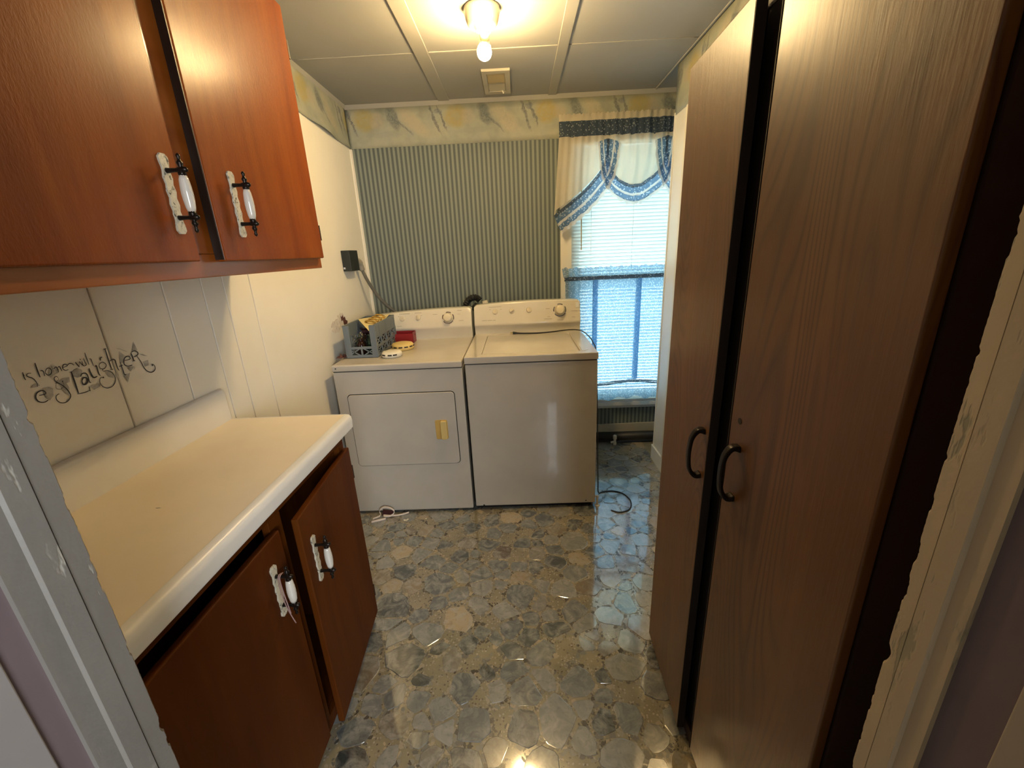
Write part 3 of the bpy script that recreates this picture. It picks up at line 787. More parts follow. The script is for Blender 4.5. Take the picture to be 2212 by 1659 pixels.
# ------------------------------------------------------------------ base cabinet and worktop
BX = .402
base = thing('base_cabinet', (0, .85, 0), 'dark reddish-brown two-door floor cabinet under the white counter, right door ajar', 'cabinet')
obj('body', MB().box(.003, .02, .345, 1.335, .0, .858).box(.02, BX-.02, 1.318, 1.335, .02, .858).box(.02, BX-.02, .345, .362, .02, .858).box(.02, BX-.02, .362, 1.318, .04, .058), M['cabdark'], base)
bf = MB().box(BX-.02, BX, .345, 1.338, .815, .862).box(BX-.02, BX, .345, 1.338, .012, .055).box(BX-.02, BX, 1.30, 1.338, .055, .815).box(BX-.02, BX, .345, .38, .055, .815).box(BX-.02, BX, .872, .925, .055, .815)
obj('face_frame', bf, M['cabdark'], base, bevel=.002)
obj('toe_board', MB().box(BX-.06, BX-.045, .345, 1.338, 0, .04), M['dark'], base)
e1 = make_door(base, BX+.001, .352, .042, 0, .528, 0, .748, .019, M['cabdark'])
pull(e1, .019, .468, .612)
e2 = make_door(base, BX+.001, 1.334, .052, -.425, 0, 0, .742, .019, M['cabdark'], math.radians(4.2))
pull(e2, .019, -.376, .580)
hinge(e2, .006, .002, .64, .05); hinge(e2, .006, .002, .10, .05)
ct = thing('countertop', (0, .85, .862), 'cream laminate countertop with white rolled edge and backsplash on dark cabinet', 'countertop')
CZ = .915
obj('top', MB().prism([(.02, CZ-.03), (.420, CZ-.03), (.420, CZ), (.02, CZ)], 'y', 0, 1) if False else MB().box(.020, .425, .335, 1.345, CZ-.030, CZ), M['laminate'], ct, bevel=.002)
edge = [(.404, CZ-.053), (.440, CZ-.053), (.445, CZ-.048), (.447, CZ-.02), (.445, CZ-.008), (.438, CZ-.0005), (.425, CZ+.0012), (.4225, CZ+.0004), (.4225, CZ-.031), (.404, CZ-.031)]
eb = MB(); n = len(edge)
eb.add([(x, .335, z) for x, z in edge] + [(x, 1.347, z) for x, z in edge], [tuple(range(n)), tuple(range(2*n-1, n-1, -1))] + [(i, n+i, n+(i+1) % n, (i+1) % n) for i in range(n)])
obj('front_edge', eb, M['lamedge'], ct, bevel=.0015, seg=2)
obj('end_edge', MB().box(.018, .424, 1.343, 1.3475, CZ-.052, CZ+.0004), M['lamedge'], ct)
bs = [(.002, CZ-.002), (.024, CZ-.002), (.023, CZ+.004), (.022, CZ+.096), (.018, CZ+.108), (.010, CZ+.112), (.002, CZ+.112)]
n = len(bs)
obj('backsplash', MB().add([(x, .335, z) for x, z in bs] + [(x, 1.347, z) for x, z in bs], [tuple(range(n)), tuple(range(2*n-1, n-1, -1))] + [(i, n+i, n+(i+1) % n, (i+1) % n) for i in range(n)]), M['lamedge'], ct, bevel=.004, seg=3)
obj('knife_mark', MB().prism(blobpoly(.215, .80, .006, .0015, 10, .4, 2), 'z', CZ, CZ+.0003), M['print'], ct)

# hair tie hung on the near base door pull
hx, hy, hz = .402+.019+.034, .352+.468, .042+.612
tie = MB()
tie.tube(smoothpts([(hx-.012, hy+.004, hz+.052), (hx-.012, hy-.007, hz+.053), (hx-.013, hy-.011, hz+.043), (hx-.013, hy-.010, hz+.01), (hx-.010, hy-.010, hz-.03), (hx-.006, hy-.012, hz-.060)]), .0015, 6)
tie.tube(smoothpts([(hx-.016, hy+.004, hz+.050), (hx-.017, hy-.007, hz+.051), (hx-.018, hy-.011, hz+.03), (hx-.016, hy-.011, hz-.02), (hx-.008, hy-.013, hz-.055), (hx+.002, hy-.014, hz-.088)]), .0013, 6)
tag(obj('string_loop', tie, M['hair'], None, smooth=True), 'pinkish string loop hanging on the handle of the nearest base cabinet door', 'string')

# ------------------------------------------------------------------ wardrobe
WX = 1.499
war = thing('wardrobe', (1.72, .85, 0), 'tall brown woodgrain two-door wardrobe standing along the right wall', 'wardrobe')
obj('body', MB().box(WX+.022, 1.945, .464, .480, 0, 1.85).box(WX+.022, 1.945, 1.217, 1.233, 0, 1.85).box(WX+.022, 1.945, .48, 1.217, 1.832, 1.85).box(WX+.022, 1.945, .48, 1.217, .03, .046).box(1.935, 1.945, .48, 1.217, .046, 1.832), M['wshade'], war)
obj('centre_stile', MB().box(WX+.024, WX+.042, .825, .93, .046, 1.832), M['gap'], war)
obj('plinth', MB().box(WX+.012, WX+.034, .466, 1.231, 0, .046), M['wshade'], war)
w1 = make_door(war, WX, 1.233, .018, -.331, 0, 0, 1.832, .019, M["wardrobe"], math.radians(-2.4))
w1.data.materials.clear(); w1.data.materials.append(M['wardrobe'])
w2 = make_door(war, WX, .466, .024, 0, .374, 0, 1.826, .019, M['wardrobe'])
obj('edge_strip', MB().box(-.0005, .0195, .3742, .3765, 0, 1.826), M['gap'], w2, world=False)
obj('edge_strip', MB().box(-.0005, .0195, -.3335, -.3312, 0, 1.832), M['gap'], w1, world=False)
def dpull(door, y, z, h):
    pts = smoothpts([(.002, y, z+h/2), (-.014, y, z+h/2+.002), (-.027, y, z+h*.36), (-.031, y, z+h*.12), (-.031, y, z-h*.12), (-.027, y, z-h*.36), (-.014, y, z-h/2-.002), (.002, y, z-h/2)], 4)
    k = len(pts); vs = []; fs = []
    for i, p in enumerate(pts):
        t = (pts[min(i+1, k-1)] - pts[max(i-1, 0)]).normalized(); nrm = Vector((t.z, 0, -t.x)); e = abs(i/(k-1)-.5)*2; tt = .0042+.003*e**2; w = .0075+.003*e**3
        for a, b_ in ((1,1),(1,-1),(-1,-1),(-1,1)): vs.append(p + nrm*tt*a + Vector((0, w*b_, 0)))
    for i in range(k-1):
        for j in range(4): fs.append((i*4+j, i*4+(j+1) % 4, i*4+4+(j+1) % 4, i*4+4+j))
    fs += [(3,2,1,0), tuple(range(4*k-4, 4*k))]
    obj('handle', MB().add(vs, fs), M['iron'], door, world=False, bevel=.0025, seg=2, smooth=True)
dpull(w1, -.302, .920, .118); dpull(w2, .330, .935, .116)
obj('lock_hole', MB().lathe([(.007, 0), (.007, .001), (.005, .0012)], (0, .338, 1.052), (-1,0,0), 14), M['gap'], w2, world=False)
obj('nick', MB().bar((1.60, .4637, 1.115), (1.625, .4637, 1.113), .003, .0006, (0,1,0)), M['tan'], war)
# ------------------------------------------------------------------ washer and dryer
def rrect(x0, x1, z0, z1, r, n=6):
    out = []
    for cx, cz, a0 in ((x1-r, z1-r, 0), (x0+r, z1-r, 90), (x0+r, z0+r, 180), (x1-r, z0+r, 270)):
        for i in range(n+1):
            a = math.radians(a0+90*i/n); out.append((cx+r*math.cos(a), cz+r*math.sin(a)))
    return out
def slab_y(poly, y0, y1):
    n = len(poly); vs = [(p[0], y0, p[1]) for p in poly] + [(p[0], y1, p[1]) for p in poly]
    return MB().add(vs, [tuple(range(n)), tuple(range(2*n-1, n-1, -1))] + [(i, n+i, n+(i+1) % n, (i+1) % n) for i in range(n)])
def slab_z(poly, z0, z1):
    n = len(poly); vs = [(p[0], p[1], z0) for p in poly] + [(p[0], p[1], z1) for p in poly]
    return MB().add(vs, [tuple(range(n-1, -1, -1)), tuple(range(n, 2*n))] + [(i, (i+1) % n, n+(i+1) % n, n+i) for i in range(n)])
def console(root, x0, x1, yb, zt, zl, zr, zm, lip):
    # front outline extruded in depth; the face leans back above a rounded nose
    def top(u): return zl + (zr-zl)*u + (zm-(zl+zr)/2)*4*u*(1-u)
    prof = [(0.0, 0), (0.0, .010), (-.006, .040), (-.020, lip-.010), (-.023, lip), (-.021, lip+.008), (-.010, lip+.040), (.004, lip+.085), (.014, 1.0), (.022, 1.0), (.085, 1.0), (.105, .0)]
    nx = 40; vs = []; fs = []
    for i in range(nx+1):
        u = i/nx; x = x0+(x1-x0)*u; h = top(u)-zt; e = 1 - .06*max(0, 1-min(u, 1-u)/.02)
        nose = 1 - .25*(2*u-1)**4
        for k, (dy, hz) in enumerate(prof):
            if hz == 1.0: z = h*e - (.006 if k in (8,) else 0)
            else: z = min(hz, h*.9) if hz else 0
            vs.append((x, yb+(dy*nose if dy < 0 else dy), zt+z))
    m = len(prof)
    for i in range(nx):
        for k in range(m-1): fs.append((i*m+k, (i+1)*m+k, (i+1)*m+k+1, i*m+k+1))
    fs += [tuple(range(m)), tuple(range((nx+1)*m-1, nx*m-1, -1))]
    return obj('console', MB().add(vs, fs), M['console'], root, bevel=.004, seg=3, smooth=True)
def face_y(yb, zt, lip, z):  # y of the leaning console face at height z
    pts = [(lip+.008, -.021), (lip+.040, -.010), (lip+.085, .004), (.20, .018)]
    return yb + lerp_curve(pts, z-zt)
def small_knob(con, x, y, z, a):
    n = Vector((0, -1, .28)).normalized(); o = Vector((x, y, z))
    k = MB().lathe([(.0175, 0), (.0165, .004), (.0150, .007)], o, n, 20)
    d = Vector((math.cos(a), .0, math.sin(a))); d = (d - n*d.dot(n)).normalized()
    k.bar(o+n*.010-d*.014, o+n*.010+d*.014, .007, .011, n)
    obj('knob', k, M['knob'], con, bevel=.001)
def dial(con, x, y, z, r=.040):
    n = Vector((0, -1, .28)).normalized(); o = Vector((x, y, z))
    d = obj('dial', MB().lathe([(r*.80, 0), (r*.78, .006), (r*.70, .010), (r*.66, .030), (r*.60, .036), (r*.45, .038), (.001, .0385)], o+n*.001, n, 36), M['knob'], con, smooth=True, bevel=.001)
    # chrome arcs round the dial
    a = n.orthogonal().normalized(); a = Vector((1,0,0)); b = n.cross(a)
    for q0, q1 in ((-20, 35), (60, 110), (145, 190), (215, 330)):
        vs = []; fs = []; m = 14
        for i in range(m+1):
            q = math.radians(q0+(q1-q0)*i/m)
            for rr in (r*.86, r*.98): vs.append(o + (a*math.cos(q)+b*math.sin(q))*rr + n*.0015)
        for i in range(m): fs.append((2*i, 2*i+1, 2*i+3, 2*i+2))
        obj('dial_ring', MB().add(vs, fs), M['chrome'], con, solid=.001)
def marks(con, lst):
    mb = MB()
    for x, y, z, w, h in lst:
        n = Vector((0, -1, .28)).normalized(); up = Vector((0, .28, 1)).normalized(); o = Vector((x, y, z)) + n*.0008
        mb.bar(o-Vector((w/2, 0, 0)), o+Vector((w/2, 0, 0)), h, .0004, n)
    obj('printed_marks', mb, M['print'], con)
FY = 2.088
# dryer ------------------------------------------------------------
dx0, dx1, dT = .054, .739, .905
dry = thing('clothes_dryer', ((dx0+dx1)/2, 2.40, 0), 'white front-loading clothes dryer beside the left wall, crate on top', 'dryer')
obj('cabinet', slab_z([(dx0, FY), (dx1, FY), (dx1, 2.77), (dx0, 2.77)], .014, .866), M['enamel'], dry, bevel=.006, seg=3)
obj('top_panel', MB().box(dx0-.001, dx1+.001, FY-.006, 2.785, .869, dT), M['enamel'], dry, bevel=.009, seg=4)
obj('seam', MB().box(dx0+.004, dx1-.004, FY+.003, 2.76, .8645, .8705), M['dark'], dry)
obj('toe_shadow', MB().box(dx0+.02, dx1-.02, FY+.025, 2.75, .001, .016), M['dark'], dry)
for x in (dx0+.05, dx1-.05):
    for y in (FY+.05, 2.72): obj('leg', MB().lathe([(.018, 0), (.018, .006), (.007, .007), (.007, .016)], (x, y, 0), k=12), M['rubber'], dry)
obj('door_gap', slab_y(rrect(.110, .689, .312, .742, .022), FY-.0006, FY+.002), M['dark'], dry)
ddoor = obj('door', slab_y(rrect(.1135, .6855, .3155, .7385, .020), FY-.007, FY-.0002), M['enamel'], dry, bevel=.003, seg=3)
obj('handle_recess', slab_y(rrect(.568, .636, .466, .580, .010), FY-.0085, FY-.006), M['yellowed'], ddoor, bevel=.0015)
obj('handle', slab_y(rrect(.598, .632, .469, .577, .008), FY-.026, FY-.008), M['yplastic'], ddoor, bevel=.004, seg=3)
yb = 2.705
dc = console(dry, dx0+.012, dx1-.001, yb, dT, 1.070, 1.100, 1.094, .078)
for x, z, a in ((.284, 1.046, 1.0), (.388, 1.049, 1.75)): small_knob(dc, x, face_y(yb, dT, .078, z), z, a)
dial(dc, .585, face_y(yb, dT, .078, 1.040), 1.040)
marks(dc, [(x, face_y(yb, dT, .078, z), z, w, h) for x, z, w, h in ((.30,1.076,.07,.003),(.39,1.078,.045,.003),(.50,1.064,.03,.003),(.66,1.083,.03,.003),(.655,1.06,.02,.002),(.265,1.0,.03,.003),(.67,1.02,.03,.003),(.262,1.06,.008,.003),(.41,1.06,.008,.003))])
obj('screw', MB().lathe([(.004, 0), (.003, .002)], (dx0+.022, FY-.006, .888), (0,-1,0), 10), M['rubber'], dry)
# washer -----------------------------------------------------------
wx0, wx1, wT = .752, 1.449, .921
was = thing('washing_machine', ((wx0+wx1)/2, 2.40, 0), 'white top-loading washing machine beside the window, black cord on its lid', 'washer')
obj('cabinet', slab_z([(wx0+.002, FY), (wx1-.002, FY), (wx1-.002, 2.77), (wx0+.002, 2.77)], .026, .880), M['enamel'], was, bevel=.006, seg=3)
lx0, lx1, ly0, ly1 = .840, 1.352, 2.140, 2.640
tp = MB().box(wx0, wx1, FY-.006, ly0, .884, wT).box(wx0, lx0, ly0, 2.80, .884, wT).box(lx1+.012, wx1, ly0, 2.80, .884, wT).box(lx0, lx1+.012, ly1, 2.80, .884, wT)
tp = MB()
# one-piece top with an opening for the lid
o4 = [(wx0, FY-.006), (wx1, FY-.006), (wx1, 2.80), (wx0, 2.80)]; i4 = [(lx0, ly0), (lx1+.010, ly0), (lx1+.010, ly1), (lx0, ly1)]
vs = [(x, y, z) for z in (.884, wT) for x, y in o4] + [(x, y, z) for z in (wT-.010, wT) for x, y in i4]
fs = [(3,2,1,0)] + [(i, (i+1) % 4, 4+(i+1) % 4, 4+i) for i in range(4)] + [(4+i, 4+(i+1) % 4, 12+(i+1) % 4, 12+i) for i in range(4)] + [(12+i, 12+(i+1) % 4, 8+(i+1) % 4, 8+i) for i in range(4)] + [(8,9,10,11)]
obj('top_panel', tp.add(vs, fs), M['enamel'], was, bevel=.006, seg=3)
lid = obj('lid', MB().box(lx0+.0025, lx1, ly0+.0025, ly1-.002, wT-.0095, wT+.0005), M['enamel'], was, bevel=.003, seg=2)
obj('finger_groove', slab_z([(lx1+.020, ly0-.012), (lx1+.055, ly0+.01), (lx1+.068, ly1-.05), (lx1+.016, ly1-.01)], wT, wT+.0012), M['enamel'], was, bevel=.001)
obj('seam', MB().box(wx0+.005, wx1-.005, FY+.003, 2.76, .879, .885), M['dark'], was)
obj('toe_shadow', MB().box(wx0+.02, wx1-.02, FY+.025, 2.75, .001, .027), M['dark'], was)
for x in (wx0+.04, wx1-.05):
    for y in (FY+.05, 2.72): obj('leg', MB().lathe([(.018, 0), (.018, .008), (.007, .009), (.007, .028)], (x, y, 0), k=12), M['rubber'], was)
obj('leg', MB().lathe([(.016, 0), (.015, .004), (.006, .006), (.0055, .055), (.009, .056), (.009, .065)], (wx1+.012, FY+.012, 0), k=14).box(wx1-.004, wx1+.018, FY+.008, FY+.016, .055, .066), M['wplastic'], was, label='white foot bracket sticking out at the front right corner')
obj('rust_spot', MB().lathe([(.004, 0), (.003, .0012)], (wx1-.055, FY-.0002, .042), (0,-1,0), 10), M['dark'], was)
obj('rust_spot', MB().lathe([(.005, 0), (.004, .0012)], (wx0+.05, FY-.0002, .032), (0,-1,0), 10), M['dark'], was)
yw = 2.712
wc = console(was, wx0+.002, wx1-.004, yw, wT, 1.108, 1.119, 1.124, .064)
for x, z, a in ((.892, 1.064, 1.55), (1.001, 1.066, .5), (1.113, 1.067, 1.6)): small_knob(wc, x, face_y(yw, wT, .064, z), z, a)
dial(wc, 1.312, face_y(yw, wT, .064, 1.058), 1.058, .043)
marks(wc, [(x, face_y(yw, wT, .064, z), z, w, h) for x, z, w, h in ((.895,1.094,.085,.003),(1.003,1.097,.035,.003),(1.112,1.098,.030,.003),(1.225,1.095,.04,.003),(1.235,1.07,.025,.003),(1.24,1.02,.018,.003),(1.235,1.007,.05,.003),(1.315,.999,.04,.002),(1.40,1.013,.02,.003),(1.405,1.05,.04,.002),(1.385,1.09,.035,.003),(.86,1.078,.01,.003),(.93,1.078,.01,.003))])
n = Vector((0, -1, .28))
marks(wc, [(.805+.0085*i, face_y(yw, wT, .064, 1.012), 1.012, .006 if i % 4 else .003, .005) for i in range(11)])
obj('corner_sticker', slab_y(rrect(1.415, 1.437, 1.070, 1.102, .002), face_y(yw, wT, .064, 1.085)-.006, face_y(yw, wT, .064, 1.085)+.004), M['white'], wc)

# power cord lying over the washer lid, over the edge and looped on the floor
cp = [(1.030,2.664,wT+.007), (1.06,2.655,wT+.006), (1.12,2.650,wT+.005), (1.19,2.652,wT+.005), (1.27,2.66,wT+.008), (1.34,2.672,wT+.012), (1.40,2.665,wT+.014), (1.44,2.62,wT+.013), (1.461,2.52,wT+.006), (1.468,2.36,.914), (1.466,2.24,.86), (1.472,2.20,.5), (1.482,2.20,.12), (1.490,2.215,.012), (1.52,2.232,.005), (1.585,2.236,.005), (1.64,2.20,.005), (1.662,2.12,.005), (1.635,2.045,.005), (1.575,2.018,.005), (1.53,2.04,.005)]
pc = thing('power_cord', (1.03, 2.664, wT), 'black power cord with a plug trailing across the washing machine lid to the floor', 'cord')
obj('cable', MB().tube(smoothpts(cp, 6), [.0055 - .0022*min(1, i/40) for i in range(len(smoothpts(cp, 6)))], 8), M['rubber'], pc, smooth=True)
obj('plug', MB().add([(1.002,2.655,wT+.001),(1.002,2.676,wT+.001),(1.002,2.676,wT+.017),(1.002,2.655,wT+.017),(1.034,2.659,wT+.002),(1.034,2.669,wT+.002),(1.034,2.669,wT+.012),(1.034,2.659,wT+.012)], [(0,1,2,3),(7,6,5,4),(0,4,5,1),(1,5,6,2),(2,6,7,3),(3,7,4,0)]), M['dkgreen'], pc, bevel=.002)
for y in (2.660, 2.671): obj('prong', MB().box(.986, 1.004, y-.0008, y+.0008, wT+.006, wT+.012), M['brass'], pc)

# dryer outlet box, plug and cord on the left wall
ob = thing('dryer_outlet', (0, 2.655, 1.42), 'black surface-mounted outlet box on the left wall with dryer plug', 'outlet')
obj('box', MB().box(.0005, .052, 2.578, 2.712, 1.362, 1.482), M['dkgreen'], ob, bevel=.003)
obj('cover_glint', MB().box(.004, .016, 2.5755, 2.580, 1.374, 1.386), M['chrome'], ob, bevel=.001)  # tiny chrome piece put in as a bright glint on the box
cd = thing('power_cord', (.03, 2.75, 1.40), 'grey flat dryer cord drooping from the black outlet to behind the dryer', 'cord')
obj('plug', MB().tube(smoothpts([(.028,2.714,1.415), (.034,2.745,1.414), (.040,2.762,1.395), (.045,2.772,1.355)]), [.020]*4+[.022]*4+[.018]*4+[.012], 12), M['plug'], cd, smooth=True)
obj('cable', MB().tube(smoothpts([(.045,2.772,1.358), (.060,2.80,1.29), (.090,2.845,1.20), (.135,2.885,1.12), (.19,2.91,1.06), (.26,2.92,.98), (.30,2.90,.8), (.30,2.84,.5)]), .0105, 10), M['graycord'], cd, smooth=True)

# washer drain hose and standpipe behind the machines
hs = thing('drain_hose', (.74, 2.87, 1.0), 'black corrugated washer drain hose hooked over behind the machines', 'hose')
arc = smoothpts([(.665,2.86,.55), (.672,2.86,.85), (.676,2.86,1.02), (.684,2.86,1.085), (.705,2.86,1.128), (.742,2.86,1.147), (.770,2.86,1.140), (.785,2.86,1.125)], 10)
obj('corrugated_tube', MB().tube(arc, [.021 + .0035*math.sin(i*1.9) for i in range(len(arc))], 14), M['rubber'], hs)
sp = thing('standpipe', (.80, 2.87, .6), 'short white plastic pipe receiving the black drain hose behind the washer', 'pipe')
obj('pipe', MB().tube([(.868,2.90,.55), (.858,2.90,.90), (.812,2.90,1.118)], .0205, 16), M['pvc'], sp, smooth=True)
obj('hose_cuff', MB().tube([(.735,2.845,1.065), (.755,2.845,1.085), (.770,2.85,1.098)], .022, 12), M['dkgreen'], hs, smooth=True)

# ------------------------------------------------------------------ crate with jars, boxes, smoke alarms on the dryer
cx0, cx1, cy0, cy1, cz0, cz1 = .086, .256, 2.235, 2.61, dT+.001, 1.082
cr = thing('plastic_crate', (.17, 2.42, dT), 'blue-grey lattice plastic crate full of glass jars on the white dryer', 'crate')
obj('bottom', MB().box(cx0+.004, cx1-.004, cy0+.004, cy1-.004, cz0, cz0+.008), M['crate'], cr)
def lattice(p0, p1, nrm, nb, rows, ztop, solid_top=0.0):
    # framed lattice wall between two bottom corners
    mb = MB(); p0 = Vector(p0); p1 = Vector(p1); up = Vector((0,0,1))
    def P(u, z): q = p0.lerp(p1, u); return Vector((q.x, q.y, z))
    t = .007
    lv = [cz0+.010] + rows
    for z in lv: mb.bar(P(0, z), P(1, z), .013, t, nrm)
    for z0, z1 in zip(lv, lv[1:]):
        for i in range(nb+1):
            mb.bar(P(i/nb, z0), P(i/nb, z1), .009, t*.9, nrm)
        for i in range(nb):
            a, b_ = (i+.03)/nb, (i+.97)/nb
            mb.bar(P(a, z0), P(b_, z1), .0055, t*.6, nrm); mb.bar(P(a, z1), P(b_, z0), .0055, t*.6, nrm)
    if solid_top:
        z1 = ztop
        mb.bar(P(.5, lv[-1]), P(.5, z1), 0.0001, t, nrm)
        q = MB(); 
        mb.bar(P(.02, (lv[-1]+z1)/2), P(.98, (lv[-1]+z1)/2), z1-lv[-1], t*.5, nrm); mb.bar(P(0, z1), P(1, z1), .011, t*1.3, nrm)
        for u in (.06, .2, .8, .94): mb.bar(P(u, lv[-1]), P(u, z1), .006, t*1.1, nrm)
    return mb
zr = [cz0+.058, cz0+.112]
obj('side_lattice', lattice((cx1, cy0, 0), (cx1, cy1, 0), (1,0,0), 4, zr, cz1, 1), M['crate'], cr)
obj('side_lattice', lattice((cx0, cy0, 0), (cx0, cy1, 0), (1,0,0), 4, zr, cz1, 1), M['crate'], cr)
obj('end_lattice', lattice((cx0, cy1, 0), (cx1, cy1, 0), (0,1,0), 3, zr, cz1, 1), M['crate'], cr)
obj('end_lattice', lattice((cx0, cy0, 0), (cx1, cy0, 0), (0,1,0), 2, [cz0+.056], 0, 0), M['crate'], cr, label='low open end of the crate facing the room')
for x, y, sx, sy in ((cx0, cy0, 1, 1), (cx1, cy0, -1, 1), (cx0, cy1, 1, -1), (cx1, cy1, -1, -1)):
    w = .026 if y == cy0 else .012
    obj('corner_post', MB().box(min(x, x+sx*w)-.003, max(x, x+sx*w)+.003, min(y, y+sy*.012)-.003, max(y, y+sy*.012)+.003, cz0, cz1+.003), M['crate'], cr, bevel=.002)
def jar(x, y, r, h, mt, label, z=cz0+.009, cap=None):
    j = thing('glass_jar', (x, y, z), label, 'jar', 'jars in the crate')
    obj('body', MB().lathe([(r*.8, 0), (r, .006), (r, h*.68), (r*.75, h*.8), (r*.5, h*.9), (r*.5, h)], (x, y, z), k=18), M[mt], j, smooth=True)
    obj('lid', MB().lathe([(r*.56, h*.92), (r*.58, h*.94), (r*.58, h*1.03), (r*.5, h*1.05), (.001, h*1.05)], (x, y, z), k=16), M[cap or mt], j, smooth=True)
jar(.150, 2.292, .026, .085, 'brownglass', 'brown glass jar at the front of the grey crate')
jar(.205, 2.300, .022, .105, 'greenglass', 'tall green glass jar by the right front post of the crate', cap='greenglass')
jar(.118, 2.355, .022, .080, 'greenglass', 'small green jar against the left side of the crate')
jar(.175, 2.365, .030, .090, 'darkglass', 'wide dark glass jar in the middle of the crate', cap='dark')
jar(.220, 2.400, .020, .10, 'darkglass', 'slim dark jar behind the tall green jar in crate')
jar(.130, 2.43, .024, .09, 'brownglass', 'brown glass jar deep in the crate behind the small green jar')
bx = thing('dark_carton', (.165, 2.53, cz0+.009), 'dark purplish carton lying across the back of the crate', 'box')
obj('carton', MB().box(.10, .238, 2.46, 2.585, cz0+.009, cz0+.118), M['maroon'], bx, bevel=.003)
obj('flap', MB().add([(.10,2.462,cz0+.118),(.238,2.462,cz0+.118),(.236,2.43,cz0+.132),(.102,2.43,cz0+.132)], [(0,1,2,3)]), M['maroon'], bx, solid=.002)
cd_ = thing('hardware_card', (.20, 2.42, 1.06), 'yellow card with brass curtain rings sticking out of the crate', 'card')
A0, A1, A2, A3 = Vector((.083,2.47,1.083)), Vector((.245,2.27,1.047)), Vector((.262,2.34,1.075)), Vector((.236,2.60,1.092))
# a stiff card resting on the crate rim, leaning into the crate
C0, C1, C2, C3 = Vector((.094,2.45,1.090)), Vector((.222,2.255,1.046)), Vector((.250,2.285,1.055)), Vector((.240,2.585,1.094))
obj('card', MB().add([C0, C1, C2, C3], [(0,1,2,3)]), M['card'], cd_, solid=.0015)
nn = (C1-C0).cross(C3-C0).normalized()
if nn.z < 0: nn = -nn
for i in range(4):
    c_ = C1.lerp(C3, .28+.17*i).lerp(C0, .30-.03*i) + nn*.010; ring = MB(); dd = (C3-C1).normalized(); ee = (C0-C1.lerp(C3, .5)).normalized()
    pts = [c_ + (ee*math.cos(q)*.030 + nn*math.sin(q)*.010) for q in [2*PI*k/18 for k in range(18)]]; pts.append(pts[0]); pts.append(pts[1])
    obj('ring', ring.tube(pts, .0055, 6, cap=False), M['brass'], cd_, smooth=True)
# red tin
rt = thing('red_tin_box', (.315, 2.66, dT), 'open dark red tin box behind the smoke alarms on the dryer', 'box')
rx0, rx1, ry0, ry1 = .246, .372, 2.585, 2.665
obj('body', MB().box(rx0, rx1, ry0, ry0+.003, dT+.001, dT+.062).box(rx0, rx1, ry1-.003, ry1, dT+.001, dT+.068).box(rx0, rx0+.003, ry0, ry1, dT+.001, dT+.068).box(rx1-.003, rx1, ry0, ry1, dT+.001, dT+.068).box(rx0, rx1, ry0, ry1, dT+.001, dT+.004), M['red'], rt, bevel=.001)
obj('hanger_hole', MB().lathe([(.006, 0), (.006, .0006)], (rx1, 2.64, dT+.048), (1,0,0), 10), M['dark'], rt)
def alarm(x, y, r, h, mt, label, slots, tilt=0):
    a = thing('smoke_alarm', (x, y, dT), label, 'smoke alarm', None)
    o = obj('shell', MB().lathe([(r*.90, 0), (r*.97, .004), (r, h*.35), (r*.97, h*.62), (r*.88, h*.85), (r*.6, h*.97), (.001, h)], (x, y, dT+.0008), k=40), M[mt], a, smooth=True)
    for q in slots:
        d = Vector((math.cos(q), math.sin(q), 0)); t = Vector((-d.y, d.x, 0)); c_ = Vector((x, y, dT+h*.52)) + d*(r*.985)
        obj('slot', MB().bar(c_-t*.011, c_+t*.011, .007, .003, d), M['gap'], a)
    return a
alarm(.332, 2.245, .056, .034, 'wplastic', 'white round smoke alarm at the front of the dryer top', (-2.2, -1.5, -1.0))
alarm(.345, 2.425, .067, .042, 'yplastic', 'yellowed round smoke alarm between red tin and white alarm', (-2.6, -2.0, -1.5, -1.0, -.5, -.0))
# junk wedged beside the crate
jk = thing('rag', (.06, 2.24, dT), 'crumpled brownish rag stuffed between crate and left wall', 'rag')
rb = MB(); rr_ = random.Random(5)
rb.grid(lambda u, v: (.022+.050*u, 2.225+.05*v+.006*math.sin(u*9), dT+.004+.022*abs(math.sin(u*7+v*4))*math.sin(u*PI)*math.sin(v*PI)+.002), 14, 14)
obj('cloth', rb, M['brown'], jk, smooth=True, solid=.0015)

# ------------------------------------------------------------------ ceiling lamp and vent
lamp = thing('ceiling_lamp', (.947, 2.0, H), 'porcelain ceiling lampholder with a twin socket holding two lit bulbs', 'lamp')
LZ = H-.0055
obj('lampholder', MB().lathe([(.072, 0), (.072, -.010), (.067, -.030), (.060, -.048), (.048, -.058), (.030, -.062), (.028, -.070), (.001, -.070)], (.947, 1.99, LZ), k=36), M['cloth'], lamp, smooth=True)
for dx_, dy_ in ((-.030, -.030), (-.012, -.045)):
    obj('screw_hole', MB().lathe([(.0045, 0), (.0045, -.002)], (.947+dx_, 2.0+dy_, LZ-.052), (0,0,1), 10), M['gap'], lamp)
SX, SY, SZ = .956, 1.935, 2.228
sp_ = obj('twin_socket', MB().tube([(.950,1.985,LZ-.066), (.952,1.960,LZ-.090), (SX,SY,SZ+.012)], [.018,.020,.021], 16).tube([(SX+.002,SY-.034,SZ), (SX,SY,SZ+.002), (SX-.003,SY+.040,SZ-.003)], [.0185,.0195,.0185], 18), M['socket'], lamp, smooth=True)
obj('pull_chain', MB().tube([(SX+.018,SY+.025,SZ-.018), (SX+.02,SY+.03,SZ-.036)], .003, 8), M['wplastic'], sp_)
def bulb(p, d, R):
    prof = [(.013, 0), (.0135, .014), (.016, .024), (.0235, .036), (R*.93, .050), (R, .063), (R*.95, .076), (R*.74, .089), (R*.4, .097), (.001, .100)]
    obj('bulb', MB().lathe(prof, p, d, 24), M['bulb'], lamp, smooth=True)
bulb((SX+.002, SY-.030, SZ), (.05, -1, -.03), .031)
